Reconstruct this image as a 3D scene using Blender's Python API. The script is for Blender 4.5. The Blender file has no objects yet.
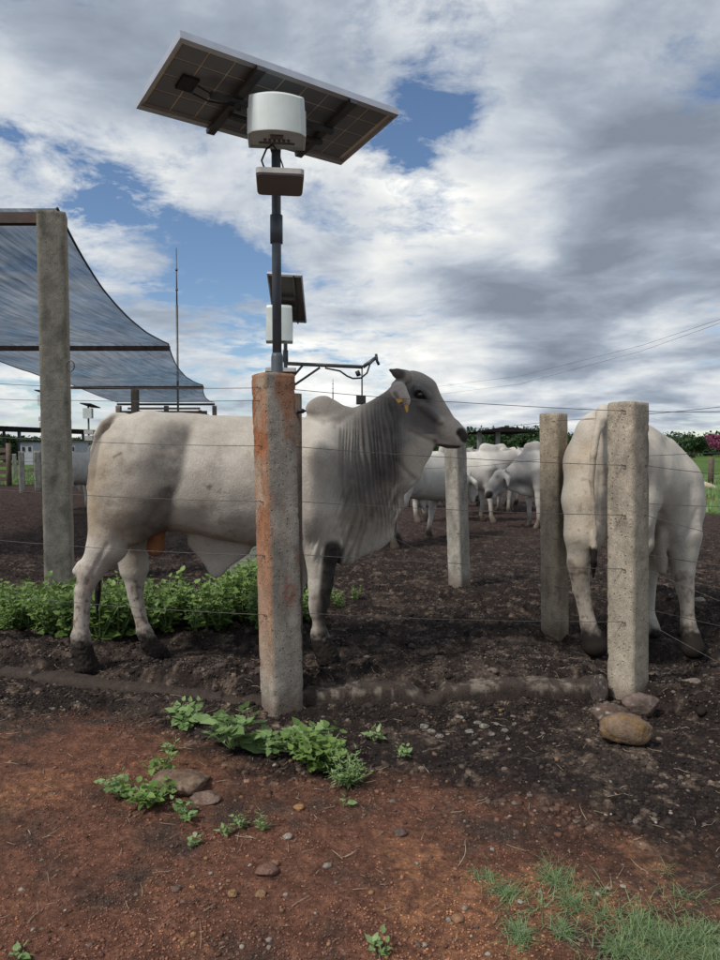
import bpy, bmesh, math, random
import numpy as np
from mathutils import Vector, Matrix

random.seed(7)
rng = np.random.default_rng(7)
R = math.radians
scene = bpy.context.scene
COL = scene.collection

# ------------------------------------------------------------------ camera
CAM_H = 1.3
F_PX = 700.0
PITCH = R(2.45)
cam_d = bpy.data.cameras.new("camera")
cam_d.sensor_fit = 'VERTICAL'
cam_d.sensor_height = 36.0
cam_d.lens = 36.0 * F_PX / 960.0
cam_d.clip_start = 0.05
cam_d.clip_end = 6000
cam = bpy.data.objects.new("camera", cam_d)
COL.objects.link(cam)
cam.location = (0, 0, CAM_H)
cam.rotation_euler = (R(90) - PITCH, 0, 0)
scene.camera = cam

# ------------------------------------------------------------------ light
SUN_ELEV = R(50)
SUN_AZ = R(-128)          # measured from +Y towards +X: behind the camera, to its left
sd = bpy.data.lights.new("sun", 'SUN')
sd.energy = 2.2
sd.angle = R(9)
sd.color = (1.0, 0.95, 0.88)
sun = bpy.data.objects.new("sun", sd)
COL.objects.link(sun)
to_sun = Vector((math.sin(SUN_AZ) * math.cos(SUN_ELEV), math.cos(SUN_AZ) * math.cos(SUN_ELEV), math.sin(SUN_ELEV)))
sun.rotation_euler = to_sun.to_track_quat('Z', 'Y').to_euler()

scene.view_settings.view_transform = 'Standard'
scene.view_settings.look = 'None'
scene.view_settings.gamma = 1.0
scene.view_settings.exposure = 0.45

# ------------------------------------------------------------------ geometry of the view, used to lay the place out
ct, st = math.cos(PITCH), math.sin(PITCH)


def ray(px, py):
    x = (px - 360.0) / F_PX
    z = (480.0 - py) / F_PX
    return np.array([x, ct + z * st, -st + z * ct])


def U(px, py, d):
    r = ray(px, py)
    return np.array([0, 0, CAM_H]) + r * (d / r[1])


def project(P):
    P = np.asarray(P, float)
    y = P[..., 1]
    z = P[..., 2] - CAM_H
    f = y * ct - z * st
    u = y * st + z * ct
    return 360 + F_PX * P[..., 0] / f, 480 - F_PX * u / f


def on_plane(px, py, z=0.0):
    r = ray(px, py)
    t = (z - CAM_H) / r[2]
    return np.array([0, 0, CAM_H]) + r * t


# ------------------------------------------------------------------ node helpers
def node(nt, kind, inputs=None, **props):
    n = nt.nodes.new(kind)
    for k, v in props.items():
        setattr(n, k, v)
    if inputs:
        for k, v in inputs.items():
            s = n.inputs[k]
            if isinstance(v, bpy.types.NodeSocket):
                nt.links.new(v, s)
            else:
                s.default_value = v
    return n


def M(nt, op, a, b=None, c=None, clamp=False):
    d = {0: a}
    if b is not None:
        d[1] = b
    if c is not None:
        d[2] = c
    n = node(nt, 'ShaderNodeMath', d, operation=op)
    n.use_clamp = clamp
    return n.outputs[0]


def ramp(nt, fac, stops, interp='LINEAR'):
    n = node(nt, 'ShaderNodeValToRGB', {0: fac})
    cr = n.color_ramp
    cr.interpolation = interp
    while len(cr.elements) < len(stops):
        cr.elements.new(0.5)
    for e, (p, c) in zip(cr.elements, stops):
        e.position = p
        if not hasattr(c, '__len__'):
            c = (c, c, c)
        e.color = (c[0], c[1], c[2], 1)
    return n.outputs[0]


def mix(nt, fac, a, b, blend='MIX'):
    n = nt.nodes.new('ShaderNodeMix')
    n.data_type = 'RGBA'
    n.blend_type = blend
    for i, v in ((0, fac), (6, a), (7, b)):
        if isinstance(v, bpy.types.NodeSocket):
            nt.links.new(v, n.inputs[i])
        else:
            n.inputs[i].default_value = v if i == 0 else (v[0], v[1], v[2], 1)
    return n.outputs[2]


def noise(nt, vec, scale, detail=4, rough=0.55, distort=0.0):
    return node(nt, 'ShaderNodeTexNoise', {'Vector': vec, 'Scale': scale, 'Detail': detail, 'Roughness': rough,
                                           'Distortion': distort}).outputs[0]


def new_mat(name):
    m = bpy.data.materials.new(name)
    m.use_nodes = True
    nt = m.node_tree
    nt.nodes.clear()
    out = nt.nodes.new('ShaderNodeOutputMaterial')
    return m, nt, out


def finish(nt, out, col, rough=0.8, height=None, bump=0.3, dist=0.01, metallic=0.0, spec=0.3, **extra):
    b = nt.nodes.new('ShaderNodeBsdfPrincipled')
    for k, v in {'Base Color': col, 'Roughness': rough, 'Metallic': metallic, 'Specular IOR Level': spec, **extra}.items():
        if isinstance(v, bpy.types.NodeSocket):
            nt.links.new(v, b.inputs[k])
        elif k == 'Base Color':
            b.inputs[k].default_value = (v[0], v[1], v[2], 1)
        else:
            b.inputs[k].default_value = v
    if height is not None:
        bp = node(nt, 'ShaderNodeBump', {'Height': height, 'Strength': bump, 'Distance': dist})
        nt.links.new(bp.outputs[0], b.inputs['Normal'])
    nt.links.new(b.outputs[0], out.inputs[0])
    return b


def coords(nt, which='Object'):
    return nt.nodes.new('ShaderNodeTexCoord').outputs[which]


# ------------------------------------------------------------------ world: daylight sky with broken cloud
world = bpy.data.worlds.new("World")
scene.world = world
world.use_nodes = True
nt = world.node_tree
nt.nodes.clear()
wout = nt.nodes.new('ShaderNodeOutputWorld')
sky = nt.nodes.new('ShaderNodeTexSky')
sky.sky_type = 'NISHITA'
sky.sun_disc = False
sky.sun_elevation = SUN_ELEV
sky.sun_rotation = SUN_AZ
sky.air_density = 1.0
sky.dust_density = 0.2
sky.ozone_density = 4.0
bg_sky = node(nt, 'ShaderNodeBackground', {'Color': sky.outputs[0], 'Strength': 0.082})
D = node(nt, 'ShaderNodeVectorMath', {0: coords(nt, 'Generated')}, operation='NORMALIZE').outputs[0]
sep = node(nt, 'ShaderNodeSeparateXYZ', {0: D})
dz = M(nt, 'MAXIMUM', sep.outputs[2], 0.0)
den = M(nt, 'ADD', dz, 0.17)
pv = node(nt, 'ShaderNodeCombineXYZ', {0: M(nt, 'DIVIDE', sep.outputs[0], den), 1: M(nt, 'DIVIDE', sep.outputs[1], den), 2: 0.0}).outputs[0]


def spot(px, py, r, sharp=1.0):
    """soft round region of the sky around the direction seen at (px, py); r in pixels"""
    v = Vector(ray(px, py)).normalized()
    dt = node(nt, 'ShaderNodeVectorMath', {0: D, 1: tuple(v)}, operation='DOT_PRODUCT').outputs['Value']
    c = math.cos(r / F_PX)
    q = M(nt, 'MULTIPLY', M(nt, 'SUBTRACT', 1.0, dt), -1.0 / (1 - c))
    return M(nt, 'EXPONENT', q)


def total(items):
    acc = None
    for (px, py, r, w) in items:
        t = M(nt, 'MULTIPLY', spot(px, py, r), w)
        acc = t if acc is None else M(nt, 'ADD', acc, t)
    return acc


warp = node(nt, 'ShaderNodeTexNoise', {'Vector': pv, 'Scale': 0.9, 'Detail': 3.0}).outputs[1]
pw = node(nt, 'ShaderNodeVectorMath', {0: pv, 1: node(nt, 'ShaderNodeVectorMath', {0: warp, 1: (0.55, 0.55, 0)}, operation='MULTIPLY').outputs[0]}, operation='ADD').outputs[0]
n_big = noise(nt, pw, 1.15, 3, 0.5)
n_mid = noise(nt, pw, 3.3, 10, 0.63, 0.25)
n_fine = noise(nt, pv, 12.0, 8, 0.66, 0.3)
n_shade = noise(nt, node(nt, 'ShaderNodeVectorMath', {0: pw, 1: (7.3, 2.1, 0)}, operation='ADD').outputs[0], 1.5, 9, 0.56)
cov = M(nt, 'ADD', M(nt, 'MULTIPLY', n_big, 0.50), M(nt, 'ADD', M(nt, 'MULTIPLY', n_mid, 1.05), M(nt, 'MULTIPLY', n_fine, 0.35)))
#SKYCOV
cov = M(nt, 'ADD', cov, total([(218, 262, 54, -.26), (120, 220, 50, -.13), (250, 130, 60, -.03), (20, 140, 36, -.14), (455, 105, 46, -.14), (405, 120, 46, -.18), (240, 345, 40, -.08), (60, 70, 90, .14), (90, 290, 60, .06),
                               (110, 160, 40, -.06), (690, 130, 40, -.06), (30, 320, 60, -.06), (300, 225, 45, -.10), (75, 230, 40, -.08),
                               (560, 300, 150, .16), (300, 40, 160, .10), (600, 80, 120, .13), (500, 380, 120, .10), (240, 210, 32, .10)]))
mask = ramp(nt, M(nt, 'SUBTRACT', cov, 0.0), [(0.78, 0.0), (0.88, 0.52), (1.0, 1.0)])
# cloud tone: bright where thin or sunlit, slate grey in the thick undersides
tone = M(nt, 'ADD', M(nt, 'ADD', M(nt, 'MULTIPLY', n_shade, 2.0), M(nt, 'MULTIPLY', n_mid, .25)), M(nt, 'MULTIPLY', n_fine, 0.25))
tone = M(nt, 'ADD', tone, total([(600, 285, 75, -.24), (700, 270, 80, -.22), (520, 180, 70, -.08), (640, 140, 70, -.07), (470, 300, 45, -.20), (360, 250, 60, -.13), (660, 190, 60, -.15), (170, 300, 55, -.18), (250, 300, 50, -.12),
                                 (60, 30, 90, -.08), (520, 335, 40, -.15), (480, 372, 60, .38), (640, 358, 50, .30), (330, 385, 60, .34), (400, 330, 40, .26), (60, 385, 50, .15), (540, 258, 26, .30),
                                 (380, 30, 70, .0), (660, 30, 110, .04), (620, 110, 90, .02), (550, 420, 90, -.08), (120, 120, 60, .03), (380, 265, 28, .2)]))
tone = M(nt, 'SUBTRACT', tone, M(nt, 'ADD', 0.41, M(nt, 'MULTIPLY', M(nt, 'SUBTRACT', cov, 0.55), 0.58)))
ccol = ramp(nt, tone, [(0.08, (0.17, 0.20, 0.25)), (0.36, (0.27, 0.31, 0.37)), (0.58, (0.44, 0.475, 0.52)), (0.84, (0.64, 0.65, 0.64)), (1.0, (0.78, 0.78, 0.75))])
bg_c = node(nt, 'ShaderNodeBackground', {'Color': ccol, 'Strength': 1.0})
ms = node(nt, 'ShaderNodeMixShader', {0: mask, 1: bg_sky.outputs[0], 2: bg_c.outputs[0]})
nt.links.new(ms.outputs[0], wout.inputs[0])


# ------------------------------------------------------------------ numpy noise
_perm = np.concatenate([rng.permutation(256)] * 3).astype(np.int64)
_g3 = rng.normal(size=(256, 3))
_g3 /= np.linalg.norm(_g3, axis=1)[:, None]


def pn(x, y, z=0.0):
    x, y, z = np.broadcast_arrays(np.asarray(x, float), np.asarray(y, float), np.asarray(z, float))
    xi, yi, zi = np.floor(x).astype(np.int64), np.floor(y).astype(np.int64), np.floor(z).astype(np.int64)
    xf, yf, zf = x - xi, y - yi, z - zi
    u, v, w = [t * t * t * (t * (t * 6 - 15) + 10) for t in (xf, yf, zf)]

    def g(i, j, k):
        h = _perm[_perm[_perm[(xi + i) & 255] + ((yi + j) & 255)] + ((zi + k) & 255)]
        G_ = _g3[h]
        return G_[..., 0] * (xf - i) + G_[..., 1] * (yf - j) + G_[..., 2] * (zf - k)
    flat = not np.any(zf) and not np.any(zi)
    a = (g(0, 0, 0) * (1 - u) + g(1, 0, 0) * u) * (1 - v) + (g(0, 1, 0) * (1 - u) + g(1, 1, 0) * u) * v
    if flat:
        return a
    b = (g(0, 0, 1) * (1 - u) + g(1, 0, 1) * u) * (1 - v) + (g(0, 1, 1) * (1 - u) + g(1, 1, 1) * u) * v
    return a * (1 - w) + b * w


def fbm(x, y, z=0.0, o=4, lac=2.07, gain=0.5):
    s, a = 0, 1.0
    for i in range(o):
        s = s + a * pn(np.asarray(x) + 13.7 * i, np.asarray(y) + 5.1 * i, z)
        x, y, z = np.asarray(x) * lac, np.asarray(y) * lac, np.asarray(z) * lac
        a *= gain
    return s


def sstep(a, b, x):
    t = np.clip((np.asarray(x, float) - a) / (b - a), 0, 1)
    return t * t * (3 - 2 * t)


# ------------------------------------------------------------------ mesh helpers
def mk(name, V, faces, mat, parent=None, smooth=True, col=None, kind=None):
    """faces: list of (n,k) int arrays"""
    V = np.asarray(V, float)
    org = np.zeros(3)
    if parent is not None:
        org = np.array(abs_loc(parent))
    elif kind is None or kind == 'stuff':
        org = np.array([(V[:, 0].min() + V[:, 0].max()) / 2, (V[:, 1].min() + V[:, 1].max()) / 2, V[:, 2].min()])
    V = (V - org).astype(np.float32)
    if isinstance(faces, np.ndarray):
        faces = [faces]
    faces = [np.asarray(f, np.int32) for f in faces if len(f)]
    me = bpy.data.meshes.new(name)
    me.vertices.add(len(V))
    me.vertices.foreach_set('co', V.ravel())
    nl = sum(f.size for f in faces)
    nf = sum(len(f) for f in faces)
    me.loops.add(nl)
    me.loops.foreach_set('vertex_index', np.concatenate([f.ravel() for f in faces]))
    me.polygons.add(nf)
    tot = np.concatenate([np.full(len(f), f.shape[1]) for f in faces])
    start = np.concatenate([[0], np.cumsum(tot)[:-1]])
    me.polygons.foreach_set('loop_start', start.astype(np.int32))
    me.update(calc_edges=True)
    me.validate()
    me.polygons.foreach_set('use_smooth', np.full(len(me.polygons), smooth))
    if col is not None:
        a = me.color_attributes.new('Col', 'FLOAT_COLOR', 'POINT')
        c = np.ones((len(V), 4), np.float32)
        c[:, :3] = col
        a.data.foreach_set('color', c.ravel())
    if mat is not None:
        for m_ in (mat if isinstance(mat, (list, tuple)) else [mat]):
            me.materials.append(m_)
    o = bpy.data.objects.new(name, me)
    COL.objects.link(o)
    if parent is not None:
        o.parent = parent
    else:
        o.location = org
    if kind:
        o['kind'] = kind
    return o


def abs_loc(o):
    v = Vector((0, 0, 0))
    while o is not None:
        v += o.location
        o = o.parent
    return v


def tag(o, label=None, cat=None, group=None, kind=None):
    if label:
        o['label'] = label
    if cat:
        o['category'] = cat
    if group:
        o['group'] = group
    if kind:
        o['kind'] = kind
    return o


def thing(name, loc, label, cat, group=None):
    o = bpy.data.objects.new(name, None)
    o.empty_display_size = 0.1
    COL.objects.link(o)
    o.location = tuple(float(a) for a in loc)
    return tag(o, label, cat, group)


class MB:
    def __init__(self):
        self.V, self.F, self.n = [], {3: [], 4: []}, 0

    def add(self, V, F):
        V = np.asarray(V, float)
        self.V.append(V)
        for f in (F if isinstance(F, (list, tuple)) and len(F) and isinstance(F[0], np.ndarray) else [np.asarray(F)]):
            self.F[f.shape[1]].append(f + self.n)
        self.n += len(V)
        return self

    def box(self, c, s, rot=None):
        sx, sy, sz = [a / 2 for a in s]
        V = np.array([[x, y, z] for x in (-sx, sx) for y in (-sy, sy) for z in (-sz, sz)])
        if rot is not None:
            V = V @ np.asarray(rot).T
        V = V + np.asarray(c)
        F = np.array([[0, 1, 3, 2], [4, 6, 7, 5], [0, 4, 5, 1], [2, 3, 7, 6], [0, 2, 6, 4], [1, 5, 7, 3]])
        return self.add(V, F)

    def hexa(self, P):
        """8 corners: bottom loop 0-3, top loop 4-7"""
        F = np.array([[0, 3, 2, 1], [4, 5, 6, 7], [0, 1, 5, 4], [1, 2, 6, 5], [2, 3, 7, 6], [3, 0, 4, 7]])
        return self.add(P, F)

    def tube(self, P, r, n=8, cap=True):
        P = np.asarray(P, float)
        r = np.broadcast_to(np.asarray(r, float), (len(P),))
        T = np.gradient(P, axis=0)
        T /= np.linalg.norm(T, axis=1)[:, None] + 1e-12
        up = np.array([0, 0, 1.0]) if abs(T[0][2]) < 0.9 else np.array([1.0, 0, 0])
        V = []
        a = np.arange(n) * 2 * np.pi / n
        for p, t, q in zip(P, T, r):
            s = np.cross(up, t)
            s /= np.linalg.norm(s) + 1e-12
            up = np.cross(t, s)
            V.append(p + q * (np.cos(a)[:, None] * s + np.sin(a)[:, None] * up))
        V = np.concatenate(V)
        m = len(P)
        i = np.arange(m - 1)[:, None] * n
        j = np.arange(n)[None]
        k = (j + 1) % n
        F = np.stack([i + j, i + k, i + n + k, i + n + j], -1).reshape(-1, 4)
        fs = [F]
        if cap:
            V = np.concatenate([V, [P[0], P[-1]]])
            c0, c1 = m * n, m * n + 1
            jj = np.arange(n)
            kk = (jj + 1) % n
            fs.append(np.concatenate([np.stack([np.full(n, c0), kk, jj], -1),
                                      np.stack([np.full(n, c1), (m - 1) * n + jj, (m - 1) * n + kk], -1)]))
        return self.add(V, fs)

    def prism(self, pts, z0, z1):
        """closed outline pts (n,2) extruded from z0 to z1"""
        pts = np.asarray(pts, float)
        n = len(pts)
        c = pts.mean(0)
        V = np.concatenate([np.c_[pts, np.full(n, z0)], np.c_[pts, np.full(n, z1)], [[c[0], c[1], z0], [c[0], c[1], z1]]])
        j = np.arange(n)
        k = (j + 1) % n
        return self.add(V, [np.stack([j, k, n + k, n + j], -1),
                            np.concatenate([np.stack([np.full(n, 2 * n), k, j], -1), np.stack([np.full(n, 2 * n + 1), n + j, n + k], -1)])])

    def build(self, name, mat, parent=None, smooth=False, col=None, kind=None, xf=None):
        V = np.concatenate(self.V)
        if xf is not None:
            V = xf(V)
        F = [np.concatenate(f) for f in self.F.values() if f]
        return mk(name, V, F, mat, parent, smooth, col, kind)


def rotz(a):
    c, s = math.cos(a), math.sin(a)
    return np.array([[c, -s, 0], [s, c, 0], [0, 0, 1]])


def bevel(o, w=0.004, seg=2):
    bm = bmesh.new()
    bm.from_mesh(o.data)
    bmesh.ops.bevel(bm, geom=bm.edges[:], offset=w, segments=seg, affect='EDGES', profile=0.6)
    bm.to_mesh(o.data)
    bm.free()
    return o


def ico(sub):
    bm = bmesh.new()
    bmesh.ops.create_icosphere(bm, subdivisions=sub, radius=1.0)
    V = np.array([v.co[:] for v in bm.verts])
    F = np.array([[v.index for v in f.verts] for f in bm.faces])
    bm.free()
    return V, F


ICO1, ICO2, ICO3, ICO4 = ico(1), ico(2), ico(3), ico(4)


# ------------------------------------------------------------------ implicit surfaces for the animals
class Body:
    def __init__(self, lo, hi, h):
        self.lo, self.h = np.asarray(lo, float), h
        self.n = np.ceil((np.asarray(hi) - self.lo) / h).astype(int) + 1
        self.F = np.full(self.n, 0.5, np.float32)
        self.ax = [self.lo[i] + h * np.arange(self.n[i]) for i in range(3)]

    def limb(self, a, b, ra, rb, k=0.03, L=None, w=1.0, op='u'):
        """tapered round bone from a to b; stretched by w along the unit vector L"""
        a, b = np.asarray(a, float), np.asarray(b, float)
        rm = max(ra, rb) * max(1, w) + k + 3 * self.h
        lo, hi = np.minimum(a, b) - rm, np.maximum(a, b) + rm
        i0 = np.clip(np.floor((lo - self.lo) / self.h).astype(int), 0, self.n)
        i1 = np.clip(np.ceil((hi - self.lo) / self.h).astype(int) + 1, 0, self.n)
        if np.any(i1 <= i0):
            return
        X = self.ax[0][i0[0]:i1[0]][:, None, None]
        Y = self.ax[1][i0[1]:i1[1]][None, :, None]
        Z = self.ax[2][i0[2]:i1[2]][None, None, :]
        px, py, pz = X - a[0], Y - a[1], Z - a[2]
        ba = b - a
        if L is not None and w != 1.0:
            L = np.asarray(L, float) / np.linalg.norm(L)
            q = (1 / w - 1)
            dt = (px * L[0] + py * L[1] + pz * L[2]) * q
            px, py, pz = px + dt * L[0], py + dt * L[1], pz + dt * L[2]
            ba = ba + (ba @ L) * q * L
        l2 = max(ba @ ba, 1e-9)
        t = np.clip((px * ba[0] + py * ba[1] + pz * ba[2]) / l2, 0, 1)
        d = np.sqrt((px - ba[0] * t) ** 2 + (py - ba[1] * t) ** 2 + (pz - ba[2] * t) ** 2) - (ra + (rb - ra) * t)
        d = (d * min(1.0, w) if w < 1 else d).astype(np.float32)
        S = self.F[i0[0]:i1[0], i0[1]:i1[1], i0[2]:i1[2]]
        if op == 'u':
            hh = np.clip(0.5 + 0.5 * (S - d) / k, 0, 1)
            S[...] = S + (d - S) * hh - k * hh * (1 - hh)
        else:
            hh = np.clip(0.5 - 0.5 * (S + d) / k, 0, 1)
            S[...] = S + (-d - S) * hh + k * hh * (1 - hh)

    def mesh(self, smooth=2):
        F, n = self.F, self.n
        cn = n - 1
        ins = F < 0
        cid, pts, quads = [], [], []
        for ax in range(3):
            sl0 = [slice(None)] * 3
            sl1 = [slice(None)] * 3
            sl0[ax], sl1[ax] = slice(0, -1), slice(1, None)
            A, B = ins[tuple(sl0)], ins[tuple(sl1)]
            I = np.argwhere(A != B)
            f0 = F[tuple(sl0)][tuple(I.T)]
            f1 = F[tuple(sl1)][tuple(I.T)]
            t = f0 / (f0 - f1)
            P = I.astype(float)
            P[:, ax] += t
            o1, o2 = (ax + 1) % 3, (ax + 2) % 3
            ok = (I[:, o1] > 0) & (I[:, o2] > 0) & (I[:, o1] < cn[o1]) & (I[:, o2] < cn[o2])
            I, P = I[ok], P[ok]
            flip = A[tuple(I.T)]
            ids = []
            for (da, db) in ((-1, -1), (0, -1), (0, 0), (-1, 0)):
                J = I.copy()
                J[:, o1] += da
                J[:, o2] += db
                q = (J[:, 0] * cn[1] + J[:, 1]) * cn[2] + J[:, 2]
                ids.append(q)
                cid.append(q)
                pts.append(P)
            Q = np.stack(ids, -1)
            Q[~flip] = Q[~flip][:, ::-1]
            quads.append(Q)
        cid = np.concatenate(cid)
        pts = np.concatenate(pts)
        u, inv = np.unique(cid, return_inverse=True)
        cnt = np.bincount(inv)
        V = np.stack([np.bincount(inv, pts[:, i]) / cnt for i in range(3)], -1)
        V = V * self.h + self.lo
        Q = np.searchsorted(u, np.concatenate(quads))
        V = relax(V, Q, smooth)
        return V, Q


def relax(V, Q, it, lam=0.5):
    E = np.concatenate([Q[:, [0, 1]], Q[:, [1, 2]], Q[:, [2, 3]], Q[:, [3, 0]]])
    a = np.concatenate([E[:, 0], E[:, 1]])
    b = np.concatenate([E[:, 1], E[:, 0]])
    cnt = np.bincount(a, minlength=len(V)) + 1e-9
    for _ in range(it):
        avg = np.stack([np.bincount(a, V[b, i], minlength=len(V)) / cnt for i in range(3)], -1)
        V = V + lam * (avg - V)
    return V


def normals(V, Q):
    nrm = np.cross(V[Q[:, 2]] - V[Q[:, 0]], V[Q[:, 3]] - V[Q[:, 1]])
    N_ = np.stack([np.bincount(Q.ravel(), np.repeat(nrm[:, i], 4), minlength=len(V)) for i in range(3)], -1)
    return N_ / (np.linalg.norm(N_, axis=1)[:, None] + 1e-12)


def seg_dist(px, py, a, b, c=None):
    a, b = np.asarray(a, float), np.asarray(b, float)
    ba = b - a
    t = np.clip(((px - a[0]) * ba[0] + (py - a[1]) * ba[1]) / max(ba @ ba, 1e-9), 0, 1)
    return np.hypot(px - a[0] - ba[0] * t, py - a[1] - ba[1] * t), t

# ================================================================== materials
def coat_mat():
    m, nt, out = new_mat('coat')
    c = coords(nt)
    att = node(nt, 'ShaderNodeAttribute', attribute_name='Col').outputs[0]
    n1 = noise(nt, c, 9, 5, 0.6)
    n2 = noise(nt, c, 120, 3, 0.6)
    st_ = node(nt, 'ShaderNodeMapping', {'Vector': c, 'Scale': (1.0, 1.0, 0.25)}).outputs[0]
    n3 = noise(nt, st_, 260, 2, 0.5)
    col = mix(nt, 1.0, att, ramp(nt, n1, [(0.3, (0.86, 0.85, 0.83)), (0.7, (1.06, 1.05, 1.04))]), 'MULTIPLY')
    col = mix(nt, 1.0, col, ramp(nt, n2, [(0.25, (0.90, 0.89, 0.88)), (0.7, (1.05, 1.05, 1.05))]), 'MULTIPLY')
    # dried dirt flecks on the hair
    n4 = noise(nt, c, 16, 8, 0.72, 0.6)
    col = mix(nt, ramp(nt, n4, [(0.64, 0.0), (0.72, 0.45)]), col, (0.20, 0.155, 0.12))
    h = M(nt, 'ADD', M(nt, 'MULTIPLY', n3, 0.6), M(nt, 'ADD', M(nt, 'MULTIPLY', n2, 0.6), M(nt, 'MULTIPLY', noise(nt, c, 24, 5, 0.6), .9)))
    col = mix(nt, 1.0, col, ramp(nt, n3, [(0.3, 0.86), (0.7, 1.12)]), 'MULTIPLY')
    finish(nt, out, col, 0.80, h, 0.5, 0.007, spec=0.12)
    return m


def att_mat(name, rough=0.85, scale=30, var=0.25, bump=0.5, dist=0.01, spec=0.2, speck=0.0, metallic=0.0, detail=8, pits=0.0):
    """colour from the mesh's own painted attribute, with grain and relief"""
    m, nt, out = new_mat(name)
    c = coords(nt)
    att = node(nt, 'ShaderNodeAttribute', attribute_name='Col').outputs[0]
    n1 = noise(nt, c, scale, detail, 0.65)
    n2 = noise(nt, c, scale * 5, 4, 0.65)
    v = M(nt, 'ADD', M(nt, 'MULTIPLY', n1, 0.6), M(nt, 'MULTIPLY', n2, 0.4))
    col = mix(nt, 1.0, att, ramp(nt, v, [(0.32, 1 - var), (0.68, 1 + var)]), 'MULTIPLY')
    if speck:
        vo = node(nt, 'ShaderNodeTexVoronoi', {'Vector': c, 'Scale': scale * 6})
        k = M(nt, 'LESS_THAN', vo.outputs['Distance'], speck)
        col = mix(nt, k, col, mix(nt, vo.outputs['Color'], (0.03, 0.03, 0.03), (0.45, 0.42, 0.38)))
    if pits:
        vp = node(nt, 'ShaderNodeTexVoronoi', {'Vector': c, 'Scale': 55.0})
        sp = node(nt, 'ShaderNodeSeparateColor', {0: vp.outputs['Color']})
        hole = M(nt, 'MULTIPLY', ramp(nt, vp.outputs['Distance'], [(0.12, 1.0), (0.30, 0.0)]), M(nt, 'GREATER_THAN', sp.outputs[0], 0.62))
        n5 = noise(nt, c, 260, 3, 0.75)
        col = mix(nt, 1.0, col, ramp(nt, n5, [(0.36, 0.55), (0.5, 1.0), (0.64, 1.45)]), 'MULTIPLY')
        col = mix(nt, M(nt, 'MULTIPLY', hole, pits), col, (0.045, 0.04, 0.035))
        v = M(nt, 'SUBTRACT', M(nt, 'ADD', v, M(nt, 'MULTIPLY', n5, .5)), M(nt, 'MULTIPLY', hole, 1.2))
    finish(nt, out, col, rough, v, bump, dist, spec=spec, metallic=metallic)
    return m


def plain(name, col, rough=0.6, metallic=0.0, scale=20, var=0.12, bump=0.15, dist=0.004, spec=0.4, dirt=None, **extra):
    m, nt, out = new_mat(name)
    c = coords(nt)
    n1 = noise(nt, c, scale, 6, 0.6)
    lo = tuple(a * (1 - var) for a in col)
    hi = tuple(min(1, a * (1 + var)) for a in col)
    cc = ramp(nt, n1, [(0.3, lo), (0.7, hi)])
    if dirt:
        n3 = noise(nt, c, scale * 0.35, 7, 0.7, 0.4)
        cc = mix(nt, ramp(nt, n3, [(0.48, 0.0), (0.66, 0.75)]), cc, dirt)
    finish(nt, out, cc, rough, noise(nt, c, scale * 4, 4, 0.6), bump, dist, metallic=metallic, spec=spec, **extra)
    return m


def leaf_mat(name, dark, light, trans=0.25, rough=0.5):
    m, nt, out = new_mat(name)
    c = coords(nt)
    att = node(nt, 'ShaderNodeAttribute', attribute_name='Col').outputs[0]
    a = node(nt, 'ShaderNodeSeparateColor', {0: att})
    cc = mix(nt, a.outputs[0], dark, light)
    cc = mix(nt, M(nt, 'MULTIPLY', noise(nt, c, 60, 3, 0.6), 0.5), cc, tuple(x * 0.6 for x in dark))
    b = finish(nt, out, cc, rough, noise(nt, c, 150, 2), 0.25, 0.002, spec=0.35)
    tr = node(nt, 'ShaderNodeBsdfTranslucent', {'Color': mix(nt, 0.5, cc, light)})
    mx = node(nt, 'ShaderNodeMixShader', {0: trans, 1: b.outputs[0], 2: tr.outputs[0]})
    nt.links.new(mx.outputs[0], out.inputs[0])
    return m


def ground_mat():
    m, nt, out = new_mat('soil')
    c = coords(nt)
    att = node(nt, 'ShaderNodeAttribute', attribute_name='Col').outputs[0]
    n1 = noise(nt, c, 14, 8, 0.68, 0.2)
    n2 = noise(nt, c, 70, 6, 0.7)
    n3 = noise(nt, c, 260, 3, 0.7)
    v = M(nt, 'ADD', M(nt, 'MULTIPLY', n1, 0.4), M(nt, 'ADD', M(nt, 'MULTIPLY', n2, 0.4), M(nt, 'MULTIPLY', n3, 0.2)))
    col = mix(nt, 1.0, att, ramp(nt, v, [(0.36, (0.30, 0.27, 0.27)), (0.50, (0.95, 0.93, 0.92)), (0.64, (2.2, 2.1, 1.95))]), 'MULTIPLY')
    vo = node(nt, 'ShaderNodeTexVoronoi', {'Vector': c, 'Scale': 75.0, 'Randomness': 1.0})
    sel = node(nt, 'ShaderNodeSeparateColor', {0: vo.outputs['Color']})
    k = M(nt, 'MULTIPLY', M(nt, 'LESS_THAN', vo.outputs['Distance'], 0.34), M(nt, 'GREATER_THAN', sel.outputs[0], 0.90))
    col = mix(nt, M(nt, 'MULTIPLY', k, 0.8), col, mix(nt, sel.outputs[1], (0.10, 0.055, 0.03), (0.27, 0.21, 0.17)))
    vb = node(nt, 'ShaderNodeTexVoronoi', {'Vector': c, 'Scale': 48.0})
    h = M(nt, 'ADD', M(nt, 'MULTIPLY', n1, 1.9), M(nt, 'ADD', n2, M(nt, 'ADD', M(nt, 'MULTIPLY', n3, 0.5), M(nt, 'MULTIPLY', vb.outputs['Distance'], -0.5))))
    finish(nt, out, col, 0.9, h, 0.9, 0.012, spec=0.15)
    return m


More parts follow.
